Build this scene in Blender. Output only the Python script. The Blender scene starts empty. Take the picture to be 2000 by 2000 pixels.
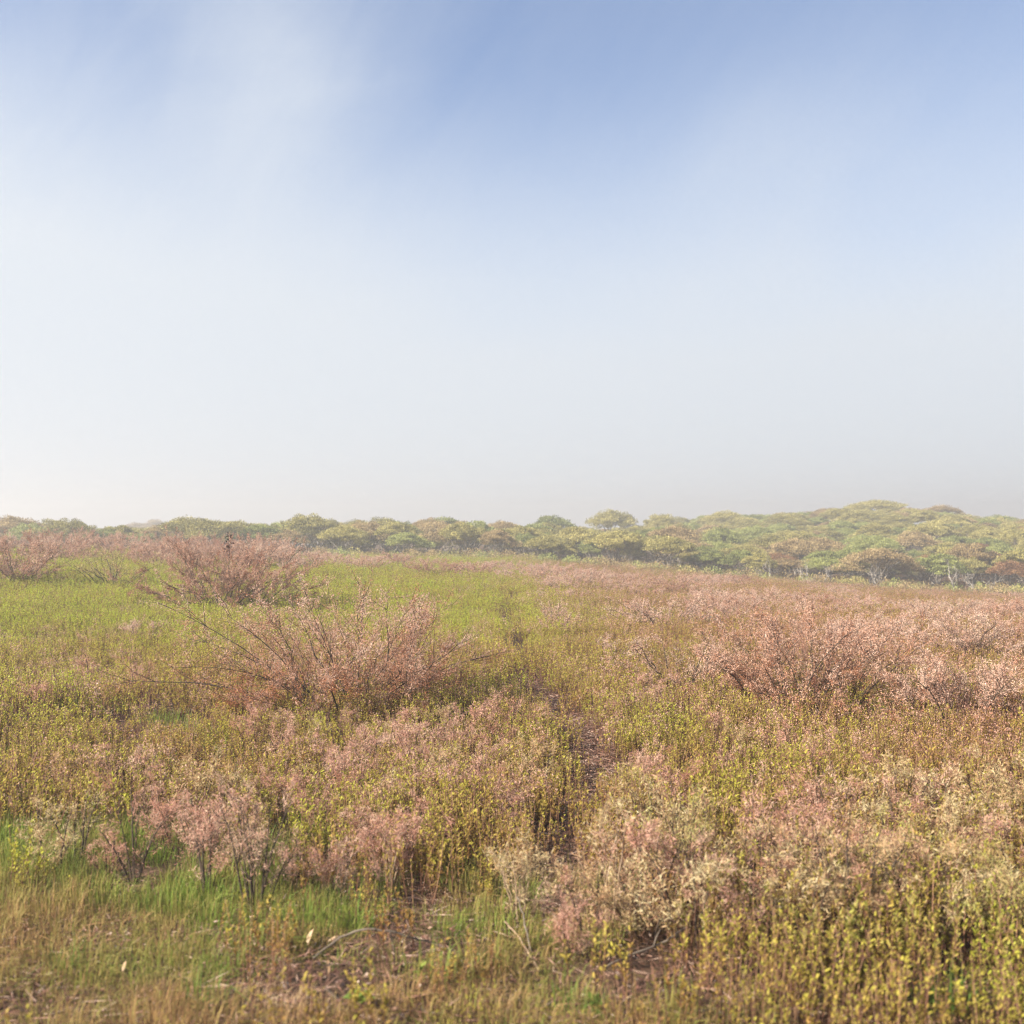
import bpy, math
import numpy as np
from mathutils import Vector
R = math.radians
S = bpy.context.scene
COL = S.collection
rng = np.random.default_rng(7)

# ---------------------------------------------------------------- camera
EYE, FPX = 1.65, 2144.0
cd = bpy.data.cameras.new('camera')
cam = bpy.data.objects.new('camera', cd); COL.objects.link(cam)
cam.location = (0, 0, EYE); cam.rotation_euler = (R(90), 0, 0)
cd.sensor_width = 36; cd.lens = 36 * FPX / 2000; cd.shift_y = 0.02
cd.clip_start = 0.1; cd.clip_end = 3000
cd.dof.use_dof = True; cd.dof.focus_distance = 11.0; cd.dof.aperture_fstop = 2.6
S.camera = cam

# ---------------------------------------------------------------- world, sun, exposure
SUN_EL, SUN_AZ = 34.0, -112.0       # azimuth measured from +Y towards +X: the sun stands to the left, a little behind
sdir = Vector((math.sin(R(SUN_AZ)) * math.cos(R(SUN_EL)), math.cos(R(SUN_AZ)) * math.cos(R(SUN_EL)), math.sin(R(SUN_EL))))
W = bpy.data.worlds.new('World'); S.world = W; W.use_nodes = True
def sky_world():
    nt = W.node_tree; nt.nodes.clear(); N = nt.nodes.new; L = nt.links.new
    out = N('ShaderNodeOutputWorld')
    sky = N('ShaderNodeTexSky'); sky.sky_type = 'NISHITA'; sky.sun_disc = False
    sky.sun_elevation = R(SUN_EL); sky.sun_rotation = R(SUN_AZ)
    sky.air_density = 1.0; sky.dust_density = 0.6; sky.ozone_density = 2.0
    b1 = N('ShaderNodeBackground'); b1.inputs['Strength'].default_value = 0.052
    tint = N('ShaderNodeMix'); tint.data_type = 'RGBA'; tint.blend_type = 'MULTIPLY'; tint.inputs[0].default_value = 1
    tint.inputs[7].default_value = (1.07, 1.045, 1.11, 1)
    L(sky.outputs[0], tint.inputs[6]); L(tint.outputs[2], b1.inputs['Color'])
    b2 = N('ShaderNodeBackground'); b2.inputs['Color'].default_value = (0.70, 0.755, 0.82, 1); b2.inputs['Strength'].default_value = 0.335
    tc = N('ShaderNodeTexCoord'); sep = N('ShaderNodeSeparateXYZ'); L(tc.outputs['Generated'], sep.inputs[0])
    def M(op, a, b=None, c=None, clamp=False):
        m = N('ShaderNodeMath'); m.operation = op; m.use_clamp = clamp
        for i, v in enumerate((a, b, c)):
            if v is None: continue
            if isinstance(v, (int, float)): m.inputs[i].default_value = v
            else: L(v, m.inputs[i])
        return m.outputs[0]
    def noise(scale, sc=(1, 1, 1), det=4, rough=.5, off=(0, 0, 0)):
        mp = N('ShaderNodeMapping'); mp.inputs['Scale'].default_value = sc; mp.inputs['Location'].default_value = off
        L(tc.outputs['Generated'], mp.inputs[0])
        n = N('ShaderNodeTexNoise'); n.inputs['Scale'].default_value = scale; n.inputs['Detail'].default_value = det
        n.inputs['Roughness'].default_value = rough; n.inputs['Distortion'].default_value = .3
        L(mp.outputs[0], n.inputs['Vector']); return M('SUBTRACT', n.outputs[0], .5)
    x, z = sep.outputs[0], sep.outputs[2]
    n1 = noise(2.3, (1, 1, 1.3), 3, .45, (3.1, 1.7, 0.4)); n2 = noise(5.5, (1, 1, 1.6), 5, .55, (0.3, 7.1, 2.0))
    # the bank of fog: thick near the ground, thinning with height, reaching higher towards the left
    e = M('ADD', z, M('MULTIPLY', M('MAXIMUM', M('MINIMUM', M('ADD', x, .05), .02), -.32), .09))
    e = M('SUBTRACT', e, M('MULTIPLY', M('MAXIMUM', M('SUBTRACT', M('MINIMUM', x, .6), .12), 0), .10)); e = M('ADD', e, M('MULTIPLY', n1, .16)); e = M('ADD', e, M('MULTIPLY', n2, .04))
    mr = N('ShaderNodeMapRange'); mr.interpolation_type = 'SMOOTHSTEP'; L(e, mr.inputs[0])
    for i, v in enumerate((.12, .42, 1.0, .10)): mr.inputs[i + 1].default_value = v
    # soft drifting cloud on the upper left
    def blob(cx, cz, rx, rz, amp):
        dx = M('DIVIDE', M('ADD', M('SUBTRACT', x, cx), M('MULTIPLY', n2, .10)), rx)
        dz = M('DIVIDE', M('ADD', M('SUBTRACT', z, cz), M('MULTIPLY', n1, .12)), rz)
        q = M('ADD', M('MULTIPLY', dx, dx), M('MULTIPLY', dz, dz))
        return M('MULTIPLY', M('EXPONENT', M('MULTIPLY', q, -1.0)), amp)
    F = M('ADD', mr.outputs[0], blob(-.20, .40, .075, .12, .44))
    F = M('ADD', F, blob(-.42, .30, .20, .14, .14))
    def wisps(rot, sc, scale, off):      # long thin streaks of cloud drawn out along one direction
        mp = N('ShaderNodeMapping'); mp.inputs['Rotation'].default_value = (0, R(rot), 0); L(tc.outputs['Generated'], mp.inputs[0])
        m2 = N('ShaderNodeMapping'); m2.inputs['Scale'].default_value = sc; m2.inputs['Location'].default_value = off; L(mp.outputs[0], m2.inputs[0])
        n = N('ShaderNodeTexNoise'); n.inputs['Scale'].default_value = scale; n.inputs['Detail'].default_value = 7; n.inputs['Roughness'].default_value = .58; n.inputs['Distortion'].default_value = .9
        L(m2.outputs[0], n.inputs['Vector']); return M('SUBTRACT', n.outputs[0], .5)
    thin = M('SUBTRACT', 1.0, mr.outputs[0])
    lf = N('ShaderNodeMapRange'); L(x, lf.inputs[0])
    for i, v in enumerate((-.35, .10, 1.0, .30)): lf.inputs[i + 1].default_value = v
    wsp = M('ADD', M('MULTIPLY', wisps(38, (1, 1, 3.0), 4.2, (2.0, .3, 4.4)), .5), M('MULTIPLY', wisps(52, (1, 1, 3.5), 8.5, (6.0, 1.3, .4)), .45))
    F = M('ADD', F, M('MULTIPLY', M('MULTIPLY', wsp, lf.outputs[0]), M('ADD', M('MULTIPLY', thin, .75), .04)))
    F = M('ADD', F, blob(.20, .33, .11, .075, .17))
    F = M('MINIMUM', M('MAXIMUM', F, .06), .97)
    mx = N('ShaderNodeMixShader'); L(F, mx.inputs[0]); L(b1.outputs[0], mx.inputs[1]); L(b2.outputs[0], mx.inputs[2])
    L(mx.outputs[0], out.inputs['Surface'])
sky_world()
sl = bpy.data.lights.new('sun', 'SUN'); sl.energy = 5.0; sl.angle = R(0.6); sl.color = (1.0, 0.90, 0.76)
so = bpy.data.objects.new('sun', sl); COL.objects.link(so); so.location = (-20, -10, 40)
so.rotation_euler = sdir.to_track_quat('Z', 'Y').to_euler()
S.view_settings.view_transform = 'Standard'; S.view_settings.look = 'None'
S.view_settings.exposure = 1.72; S.view_settings.gamma = 1; S.view_settings.use_curve_mapping = False
S.cycles.volume_bounces = 1; S.cycles.max_bounces = 5; S.cycles.transmission_bounces = 3
S.cycles.use_denoising = True; S.cycles.denoising_prefilter = 'FAST'; S.cycles.sample_clamp_indirect = 4.0
S.cycles.use_adaptive_sampling = False; S.cycles.filter_width = 1.2
HAZE_DENSITY = 0.0041

# ---------------------------------------------------------------- helpers
def hash2(i, j, s):
    h = (i * 374761393 + j * 668265263 + s * 1442695041) & 0xffffffff
    h = ((h ^ (h >> 13)) * 1274126177) & 0xffffffff
    return ((h ^ (h >> 16)) & 0xffff) / 65535.0
def vnoise(x, y, s=0):
    x = np.asarray(x, float); y = np.asarray(y, float)
    i = np.floor(x).astype(np.int64); j = np.floor(y).astype(np.int64)
    u = x - i; v = y - j; u = u * u * (3 - 2 * u); v = v * v * (3 - 2 * v)
    a = hash2(i, j, s); b = hash2(i + 1, j, s); c = hash2(i, j + 1, s); d = hash2(i + 1, j + 1, s)
    return (a + (b - a) * u) * (1 - v) + (c + (d - c) * u) * v - .5
def fbm(x, y, s=0, o=3):
    r = 0; a = 1
    for k in range(o):
        r = r + a * vnoise(np.asarray(x) * 2 ** k, np.asarray(y) * 2 ** k, s + k); a *= .5
    return r
def sst(a, b, x):
    t = np.clip((np.asarray(x, float) - a) / (b - a), 0, 1); return t * t * (3 - 2 * t)
def terrain(x, y):
    x = np.asarray(x, float); y = np.asarray(y, float)
    s = sst(6, 34, y)
    z = -1.75 * np.tanh(x / 34) * s * np.where(x < 0, 1 - .95 * sst(38, 68, y), 1)
    z = z - .95 * np.exp(-((x - 30) / 24) ** 2 - ((y - 64) / 24) ** 2)
    A = .1 + 4.5 * sst(2, 44, x) - 2.2 * sst(44, 62, x) - .6 * sst(-8, -40, x)
    z = z + sst(72, 138, y) * A
    z = z + fbm(x * .35, y * .35, 3) * .10 * sst(0, 4, y) + fbm(x * 2.1, y * 2.1, 9) * .025 * (y < 40)
    return z
def px(pxx, pyy):                      # where the line of sight through a photo pixel meets the ground
    dx, dz = (pxx - 1000) / FPX, (1040 - pyy) / FPX
    d = np.linspace(3, 160, 6000); g = EYE + dz * d - terrain(dx * d, d)
    k = np.argmax(g < 0); return float(dx * d[k]), float(d[k])

def unit(v): return v / np.maximum(np.linalg.norm(v, axis=-1, keepdims=True), 1e-9)
class Geo:
    def __init__(s): s.V = []; s.T = []; s.A = []; s.n = 0
    def add(s, V, T, a):
        V = np.asarray(V, float).reshape(-1, 3); T = np.asarray(T, int).reshape(-1, 3)
        s.V.append(V); s.T.append(T + s.n); s.A.append(np.broadcast_to(np.asarray(a, float), (len(V),))); s.n += len(V)
    def leaves(s, P, D, U, Lg, Wd, a, fine=False, fold=.18):
        n = len(P); P = np.asarray(P, float); D = unit(np.asarray(D, float)); U = np.asarray(U, float)
        sd = unit(np.cross(D, U)); up = unit(np.cross(sd, D))
        Lg = np.broadcast_to(Lg, (n,))[:, None]; Wd = np.broadcast_to(Wd, (n,))[:, None]; a = np.broadcast_to(a, (n,))
        if fine:
            c1 = P + D * Lg * .32; c2 = P + D * Lg * .70 - up * Lg * .03; h = up * Wd * fold
            V = np.stack([P, c1 - sd * Wd * .5 + h, c1 + sd * Wd * .5 + h, c2 - sd * Wd * .40 + h * .6, c2 + sd * Wd * .40 + h * .6, P + D * Lg - up * Lg * .10], 1)
            t = np.array([[0, 2, 1], [1, 2, 4], [1, 4, 3], [3, 4, 5]]); k = 6
        else:
            c = P + D * Lg * .45; h = up * Wd * fold
            V = np.stack([P, c + sd * Wd * .5 + h, P + D * Lg, c - sd * Wd * .5 + h], 1)
            t = np.array([[0, 1, 2], [0, 2, 3]]); k = 4
        T = t[None] + (np.arange(n) * k)[:, None, None]
        s.add(V.reshape(-1, 3), T.reshape(-1, 3), np.repeat(a, k))
    def tube(s, pts, rad, k=4, a=.5):
        pts = np.asarray(pts, float); m = len(pts); rad = np.broadcast_to(rad, (m,))
        tg = unit(np.gradient(pts, axis=0)); ref = np.array([.31, .17, .94]) if abs(tg[0][2]) < .85 else np.array([.94, .3, .1])
        A = unit(np.cross(tg, ref)); B = np.cross(tg, A)
        th = np.arange(k) * 2 * np.pi / k
        V = pts[:, None] + rad[:, None, None] * (np.cos(th)[None, :, None] * A[:, None] + np.sin(th)[None, :, None] * B[:, None])
        T = []
        for i in range(m - 1):
            for j in range(k):
                p, q = i * k + j, i * k + (j + 1) % k
                T += [[p, q, q + k], [p, q + k, p + k]]
        for j in range(1, k - 1): T.append([(m - 1) * k, (m - 1) * k + j, (m - 1) * k + j + 1])
        s.add(V.reshape(-1, 3), T, a)
    def mesh(s, name, mat, smooth=False):
        V = np.concatenate(s.V); T = np.concatenate(s.T); A = np.concatenate(s.A)
        me = bpy.data.meshes.new(name)
        me.vertices.add(len(V)); me.vertices.foreach_set('co', V.astype(np.float32).ravel())
        me.loops.add(T.size); me.loops.foreach_set('vertex_index', T.astype(np.int32).ravel())
        me.polygons.add(len(T)); me.polygons.foreach_set('loop_start', np.arange(0, T.size, 3, dtype=np.int32))
        if smooth: me.polygons.foreach_set('use_smooth', np.ones(len(T), bool))
        at = me.attributes.new('v', 'FLOAT', 'POINT'); at.data.foreach_set('value', A.astype(np.float32))
        me.update(calc_edges=True)
        if mat: me.materials.append(mat)
        return me
    def build(s, name, mat, parent=None, smooth=False, kind=None):
        o = bpy.data.objects.new(name, s.mesh(name, mat, smooth)); COL.objects.link(o)
        if parent: o.parent = parent
        if kind: o['kind'] = kind
        return o
def tag(o, label=None, cat=None, group=None, kind=None):
    for k, v in (('label', label), ('category', cat), ('group', group), ('kind', kind)):
        if v: o[k] = v
    return o
def empty(name, loc, rz=0, sc=1.0):
    o = bpy.data.objects.new(name, None); COL.objects.link(o); o.empty_display_size = .2
    o.location = loc; o.rotation_euler = (0, 0, rz); o.scale = (sc, sc, sc) if np.isscalar(sc) else sc; return o
def copy_tree(o, parent=None):
    c = o.copy(); COL.objects.link(c)
    if parent: c.parent = parent
    for ch in list(o.children): copy_tree(ch, c)
    return c
ORD = 'first second third fourth fifth sixth seventh eighth ninth tenth eleventh twelfth thirteenth fourteenth fifteenth sixteenth seventeenth eighteenth nineteenth twentieth'.split()
def label_rows(items, per, fmt):       # items (object, x, y, kind word): rows by depth, then counted from the left in each row, kind by kind
    items = sorted(items, key=lambda i: i[2]); rows = [items[i:i + per] for i in range(0, len(items), per)]
    for ri, row in enumerate(rows):
        rn = 'nearest' if ri == 0 else ('farthest' if ri == len(rows) - 1 else ORD[ri] + ' nearest'); cnt = {}
        for o, x, y, k in sorted(row, key=lambda i: i[1] / i[2]):
            n = cnt.get(k, 0); cnt[k] = n + 1; o['label'] = fmt(ORD[n], k, rn)
def at(x, y, dz=0): return (x, y, float(terrain(x, y)) + dz)

# ---------------------------------------------------------------- materials
def new_mat(name):
    m = bpy.data.materials.new(name); m.use_nodes = True; nt = m.node_tree; nt.nodes.clear(); return m, nt
def ramp(nt, stops):
    r = nt.nodes.new('ShaderNodeValToRGB'); el = r.color_ramp.elements
    while len(el) < len(stops): el.new(.5)
    for e, (p, c) in zip(el, stops): e.position = p; e.color = (*c, 1)
    return r
def leaf_mat(name, stops, trans=.3, inst=0.0, obj_rand=0.0, noise=(0, 1), rough=.6, spec=.15):
    """colour runs along the stops by the piece's own value v (its age), shifted per plant and by patches of the field"""
    m, nt = new_mat(name); N = nt.nodes.new; L = nt.links.new
    def M(op, a, b, clamp=False):
        q = N('ShaderNodeMath'); q.operation = op; q.use_clamp = clamp
        for i, v in enumerate((a, b)):
            if isinstance(v, (int, float)): q.inputs[i].default_value = v
            else: L(v, q.inputs[i])
        return q.outputs[0]
    a = N('ShaderNodeAttribute'); a.attribute_name = 'v'; val = a.outputs['Fac']
    if inst:
        b = N('ShaderNodeAttribute'); b.attribute_name = 'hue'; b.attribute_type = 'INSTANCER'
        val = M('ADD', M('MULTIPLY', val, 1 - inst), M('MULTIPLY', b.outputs['Fac'], inst))
    if obj_rand:
        oi = N('ShaderNodeObjectInfo'); val = M('ADD', val, M('MULTIPLY', M('SUBTRACT', oi.outputs['Random'], .5), obj_rand))
    if noise[0]:
        g = N('ShaderNodeNewGeometry'); t = N('ShaderNodeTexNoise'); t.inputs['Scale'].default_value = noise[1]; t.inputs['Detail'].default_value = 3
        L(g.outputs['Position'], t.inputs['Vector']); val = M('ADD', val, M('MULTIPLY', M('SUBTRACT', t.outputs[0], .5), noise[0]))
    r = ramp(nt, stops); L(val, r.inputs[0])
    pb = N('ShaderNodeBsdfPrincipled'); pb.inputs['Roughness'].default_value = rough; pb.inputs['Specular IOR Level'].default_value = spec
    L(r.outputs[0], pb.inputs['Base Color'])
    tr = N('ShaderNodeBsdfTranslucent'); L(r.outputs[0], tr.inputs['Color'])
    mx = N('ShaderNodeMixShader'); mx.inputs[0].default_value = trans; L(pb.outputs[0], mx.inputs[1]); L(tr.outputs[0], mx.inputs[2])
    out = N('ShaderNodeOutputMaterial'); L(mx.outputs[0], out.inputs['Surface']); return m
def wood_mat(name, c1, c2, scale=30):
    m, nt = new_mat(name); N = nt.nodes.new; L = nt.links.new
    g = N('ShaderNodeTexCoord'); t = N('ShaderNodeTexNoise'); t.inputs['Scale'].default_value = scale; t.inputs['Detail'].default_value = 4
    L(g.outputs['Object'], t.inputs['Vector']); r = ramp(nt, [(.3, c1), (.7, c2)]); L(t.outputs[0], r.inputs[0])
    pb = N('ShaderNodeBsdfPrincipled'); pb.inputs['Roughness'].default_value = .85; pb.inputs['Specular IOR Level'].default_value = .2
    L(r.outputs[0], pb.inputs['Base Color'])
    bp = N('ShaderNodeBump'); bp.inputs['Strength'].default_value = .5; bp.inputs['Distance'].default_value = .004; L(t.outputs[0], bp.inputs['Height']); L(bp.outputs[0], pb.inputs['Normal'])
    out = N('ShaderNodeOutputMaterial'); L(pb.outputs[0], out.inputs['Surface']); return m
MAT = {}
# leafy ground cover: rust brown -> straw -> olive yellow -> lime
MAT['cover'] = leaf_mat('cover_leaf', [(.0, (.24, .095, .045)), (.28, (.33, .19, .06)), (.5, (.37, .30, .06)), (.72, (.40, .39, .055)), (1, (.37, .44, .05))], .40, inst=.6)
MAT['stem'] = leaf_mat('cover_stem', [(.0, (.075, .035, .024)), (.5, (.16, .080, .050)), (1, (.27, .165, .10))], .1)
MAT['seed'] = leaf_mat('seed_head', [(.0, (.33, .15, .09)), (.4, (.46, .27, .20)), (.75, (.52, .36, .29)), (1, (.55, .44, .30))], .35, inst=.35)
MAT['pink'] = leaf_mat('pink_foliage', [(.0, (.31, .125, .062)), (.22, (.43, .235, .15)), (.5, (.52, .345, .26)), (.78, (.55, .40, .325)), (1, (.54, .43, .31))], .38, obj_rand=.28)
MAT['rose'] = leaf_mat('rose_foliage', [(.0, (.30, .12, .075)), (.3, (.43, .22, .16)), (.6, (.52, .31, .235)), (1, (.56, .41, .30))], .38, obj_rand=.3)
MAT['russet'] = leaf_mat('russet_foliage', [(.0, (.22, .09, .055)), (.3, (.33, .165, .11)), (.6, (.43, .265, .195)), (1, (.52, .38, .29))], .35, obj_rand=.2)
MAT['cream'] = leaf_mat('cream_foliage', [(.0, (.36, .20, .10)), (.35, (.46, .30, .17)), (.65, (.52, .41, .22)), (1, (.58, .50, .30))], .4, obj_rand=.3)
MAT['straw_green'] = leaf_mat('straw_green_foliage', [(.0, (.30, .19, .08)), (.5, (.42, .33, .15)), (1, (.40, .40, .13))], .4, obj_rand=.2)
MAT['branch'] = wood_mat('branch_bark', (.030, .022, .016), (.085, .062, .046), 40)
MAT['pale_stem'] = wood_mat('pale_stem', (.17, .115, .075), (.31, .225, .155), 40)
MAT['deadwood'] = wood_mat('dead_wood', (.07, .055, .043), (.16, .13, .10), 25)
MAT['bleached'] = wood_mat('bleached_wood', (.17, .155, .135), (.33, .30, .265), 8)
MAT['bark'] = wood_mat('tree_bark', (.10, .085, .07), (.27, .24, .20), 6)
MAT['grass'] = leaf_mat('grass_blade', [(.0, (.24, .125, .065)), (.28, (.33, .21, .09)), (.5, (.27, .23, .07)), (.75, (.19, .23, .045)), (1, (.13, .24, .035))], .4, inst=.55)
MAT['dry'] = leaf_mat('dry_grass', [(.0, (.14, .075, .04)), (.5, (.30, .20, .11)), (1, (.45, .35, .20))], .3)
MAT['litter'] = leaf_mat('litter_stalk', [(.0, (.075, .035, .025)), (.45, (.17, .085, .060)), (.8, (.30, .19, .14)), (1, (.45, .35, .28))], .05)
MAT['dead_leaf'] = leaf_mat('dead_leaf', [(.0, (.16, .07, .035)), (.5, (.36, .23, .13)), (1, (.55, .44, .30))], .25)
MAT['withered'] = leaf_mat('withered_leaf', [(0, (.035, .018, .014)), (1, (.09, .04, .03))], .1)
MAT['weed'] = leaf_mat('weed_leaf', [(0, (.10, .17, .03)), (1, (.22, .28, .05))], .4)
MAT['pebble'] = wood_mat('pebble', (.30, .27, .24), (.50, .47, .42), 12)
TREE_STOPS = {
 'olive':  [(0, (.10, .095, .034)), (.5, (.25, .225, .075)), (1, (.42, .37, .15))],
 'green':  [(0, (.075, .090, .030)), (.5, (.20, .22, .068)), (1, (.34, .36, .13))],
 'brown':  [(0, (.11, .075, .040)), (.5, (.26, .19, .095)), (1, (.41, .32, .18))],
 'russet': [(0, (.100, .050, .026)), (.5, (.200, .105, .055)), (1, (.280, .170, .085))]}
for k, s in TREE_STOPS.items(): MAT['tree_' + k] = leaf_mat(k + '_crown', [(p_, tuple(c_ * f_ for c_, f_ in zip(q_, (1.22, 1.22, 1.12)))) for p_, q_ in s], .25, obj_rand=.35, noise=(.5, .55))

def ground_mat():
    m, nt = new_mat('soil'); N = nt.nodes.new; L = nt.links.new
    g = N('ShaderNodeNewGeometry')
    t = N('ShaderNodeTexNoise'); t.inputs['Scale'].default_value = 9; t.inputs['Detail'].default_value = 8; t.inputs['Roughness'].default_value = .7
    t2 = N('ShaderNodeTexNoise'); t2.inputs['Scale'].default_value = .8; t2.inputs['Detail'].default_value = 3
    L(g.outputs['Position'], t.inputs['Vector']); L(g.outputs['Position'], t2.inputs['Vector'])
    r = ramp(nt, [(.25, (.040, .026, .019)), (.5, (.085, .056, .038)), (.75, (.16, .115, .078))]); L(t.outputs[0], r.inputs[0])
    r2 = ramp(nt, [(.35, (.75, .72, .68)), (.65, (1.15, 1.08, 1.0))]); L(t2.outputs[0], r2.inputs[0])
    mx = N('ShaderNodeMix'); mx.data_type = 'RGBA'; mx.blend_type = 'MULTIPLY'; mx.inputs[0].default_value = 1
    L(r.outputs[0], mx.inputs[6]); L(r2.outputs[0], mx.inputs[7])
    pb = N('ShaderNodeBsdfPrincipled'); pb.inputs['Roughness'].default_value = .95; pb.inputs['Specular IOR Level'].default_value = .1
    L(mx.outputs[2], pb.inputs['Base Color'])
    bp = N('ShaderNodeBump'); bp.inputs['Strength'].default_value = .8; bp.inputs['Distance'].default_value = .03; L(t.outputs[0], bp.inputs['Height']); L(bp.outputs[0], pb.inputs['Normal'])
    out = N('ShaderNodeOutputMaterial'); L(pb.outputs[0], out.inputs['Surface']); return m
MAT['soil'] = ground_mat()

# ---------------------------------------------------------------- setting: ground, path
def grid_obj(name, X, Y, Z, mat, kind):
    ny, nx = X.shape
    V = np.stack([X, Y, Z], -1).reshape(-1, 3)
    i = (np.arange(ny - 1)[:, None] * nx + np.arange(nx - 1)[None]).ravel()
    T = np.concatenate([np.stack([i, i + 1, i + nx + 1], 1), np.stack([i, i + nx + 1, i + nx], 1)])
    g = Geo(); g.add(V, T, .5); return g.build(name, mat, None, True, kind)
u = np.linspace(-1, 1, 261); xs = 14 * u + 486 * np.sign(u) * np.abs(u) ** 5
ys = np.concatenate([np.linspace(-500, -12, 20)[:-1], np.linspace(-12, 30, 211)[:-1], np.linspace(30, 160, 150)[:-1], np.geomspace(160, 500, 20)])
GX, GY = np.meshgrid(xs, ys); grid_obj('ground', GX, GY, terrain(GX, GY), MAT['soil'], 'structure')
PATH = [px(*p) for p in [(1105, 1740), (1098, 1680), (1140, 1595), (1162, 1540), (1140, 1480), (1117, 1425), (1066, 1380), (1030, 1345), (1018, 1295), (1002, 1250), (988, 1218), (985, 1190), (1000, 1165)]]
PATH = np.array(PATH); PY = PATH[:, 1]; PXx = PATH[:, 0]
def path_x(y): return np.interp(y, PY, PXx)
def path_d(x, y): return np.where((y > PY[0] - .5) & (y < PY[-1]), np.abs(x - path_x(y)), 9.0)
py = np.linspace(PY[0] - .3, 34, 160); pu = np.linspace(-.13, .13, 7)
PXg = path_x(py)[:, None] + pu[None] * (1 + .25 * vnoise(py * 2, 0 * py, 5))[:, None]; PYg = np.repeat(py[:, None], 7, 1)
grid_obj('path', PXg, PYg, terrain(PXg, PYg) + .012 - .010 * (pu[None] / .13) ** 4 , MAT['soil'], 'structure')

# ---------------------------------------------------------------- geometry-node scatter for what nobody could count
def scatter(name, src_meshes, P, rot, scl, idx, hue):
    coll = bpy.data.collections.new(name + '_kinds')
    for k, me in enumerate(src_meshes):
        coll.objects.link(bpy.data.objects.new(f'{name}_{chr(97 + k)}', me))
    me = bpy.data.meshes.new(name); me.vertices.add(len(P)); me.vertices.foreach_set('co', np.asarray(P, np.float32).ravel())
    for nm, tp, fld, arr in (('rot', 'FLOAT_VECTOR', 'vector', rot), ('scl', 'FLOAT', 'value', scl), ('idx', 'INT', 'value', idx), ('hue', 'FLOAT', 'value', hue)):
        a = me.attributes.new(nm, tp, 'POINT'); a.data.foreach_set(fld, np.asarray(arr, np.int32 if tp == 'INT' else np.float32).ravel())
    me.update()
    o = bpy.data.objects.new(name, me); COL.objects.link(o); o['kind'] = 'stuff'
    ng = bpy.data.node_groups.new(name, 'GeometryNodeTree')
    ng.interface.new_socket('Geometry', in_out='INPUT', socket_type='NodeSocketGeometry'); ng.interface.new_socket('Geometry', in_out='OUTPUT', socket_type='NodeSocketGeometry')
    N = ng.nodes.new; L = ng.links.new
    gi = N('NodeGroupInput'); go = N('NodeGroupOutput')
    ip = N('GeometryNodeInstanceOnPoints'); ci = N('GeometryNodeCollectionInfo'); ci.inputs['Collection'].default_value = coll
    ci.inputs['Separate Children'].default_value = True; ci.inputs['Reset Children'].default_value = True
    def named(nm, tp):
        q = N('GeometryNodeInputNamedAttribute'); q.data_type = tp; q.inputs['Name'].default_value = nm
        return [s for s in q.outputs if s.enabled and s.name == 'Attribute'][0]
    L(gi.outputs[0], ip.inputs['Points']); L(ci.outputs[0], ip.inputs['Instance']); ip.inputs['Pick Instance'].default_value = True
    L(named('idx', 'INT'), ip.inputs['Instance Index']); L(named('scl', 'FLOAT'), ip.inputs['Scale'])
    er = N('FunctionNodeEulerToRotation'); L(named('rot', 'FLOAT_VECTOR'), er.inputs[0]); L(er.outputs[0], ip.inputs['Rotation'])
    L(ip.outputs[0], go.inputs[0])
    md = o.modifiers.new('scatter', 'NODES'); md.node_group = ng
    return o
def merge(parts):                       # several meshes with a material each -> one mesh
    V = []; T = []; A = []; mi = []; mats = []; n = 0
    for g, m in parts:
        if not g.V: continue
        v = np.concatenate(g.V); t = np.concatenate(g.T); V.append(v); T.append(t + n); A.append(np.concatenate(g.A)); n += len(v)
        mi.append(np.full(len(t), len(mats))); mats.append(m)
    q = Geo(); q.add(np.concatenate(V), np.concatenate(T), np.concatenate(A)); me = q.mesh('clump', None)
    for m in mats: me.materials.append(m)
    me.polygons.foreach_set('material_index', np.concatenate(mi).astype(np.int32)); return me

def leafy_stem(gl, gs, base, h, lean, r, nleaf, llen, fine, lower=.3, seedtop=None, bare=.35):
    """one upright stem of the ground cover with short leaves held upwards"""
    az = r.uniform(0, 6.28); top = base + np.array([math.cos(az) * lean * h, math.sin(az) * lean * h, h])
    mid = (base + top) / 2 + np.array([r.normal(0, .02), r.normal(0, .02), 0]) * h * 2
    t = np.linspace(0, 1, 4)[:, None]; pts = (1 - t) ** 2 * base + 2 * t * (1 - t) * (mid) + t * t * top
    gs.tube(pts, np.linspace(.0028, .0014, 4), 3, a=r.uniform(.1, .9))
    tt = bare + (1 - bare) * r.uniform(0, 1, nleaf) ** .8; tt.sort()
    P = (1 - tt[:, None]) ** 2 * base + 2 * tt[:, None] * (1 - tt[:, None]) * mid + tt[:, None] ** 2 * top
    ph = np.arange(nleaf) * 2.4 + r.uniform(0, 6.28); el = r.uniform(.5, 1.25, nleaf)
    D = np.stack([np.cos(ph) * np.cos(el), np.sin(ph) * np.cos(el), np.sin(el)], 1)
    U = np.stack([-np.cos(ph) * np.sin(el), -np.sin(ph) * np.sin(el), np.cos(el)], 1) + r.normal(0, .3, (nleaf, 3))
    age = np.clip((tt - lower) / (1 - lower) * .75 + .25 + r.normal(0, .13, nleaf), 0, 1)
    sz = llen * r.uniform(.6, 1.15, nleaf) * np.where(tt > .9, .8, 1)
    gl.leaves(P, D, U, sz, sz * r.uniform(.33, .46, nleaf), age, fine)
    if seedtop is not None:
        n = 22; P2 = top + r.normal(0, 1, (n, 3)) * np.array([.018, .018, .03]) * (h / .3) - np.array([0, 0, .01])
        seedtop.leaves(P2, r.normal(0, 1, (n, 3)) + [0, 0, .6], r.normal(0, 1, (n, 3)), r.uniform(.012, .026, n), r.uniform(.004, .008, n), r.uniform(0, 1, n))
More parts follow.
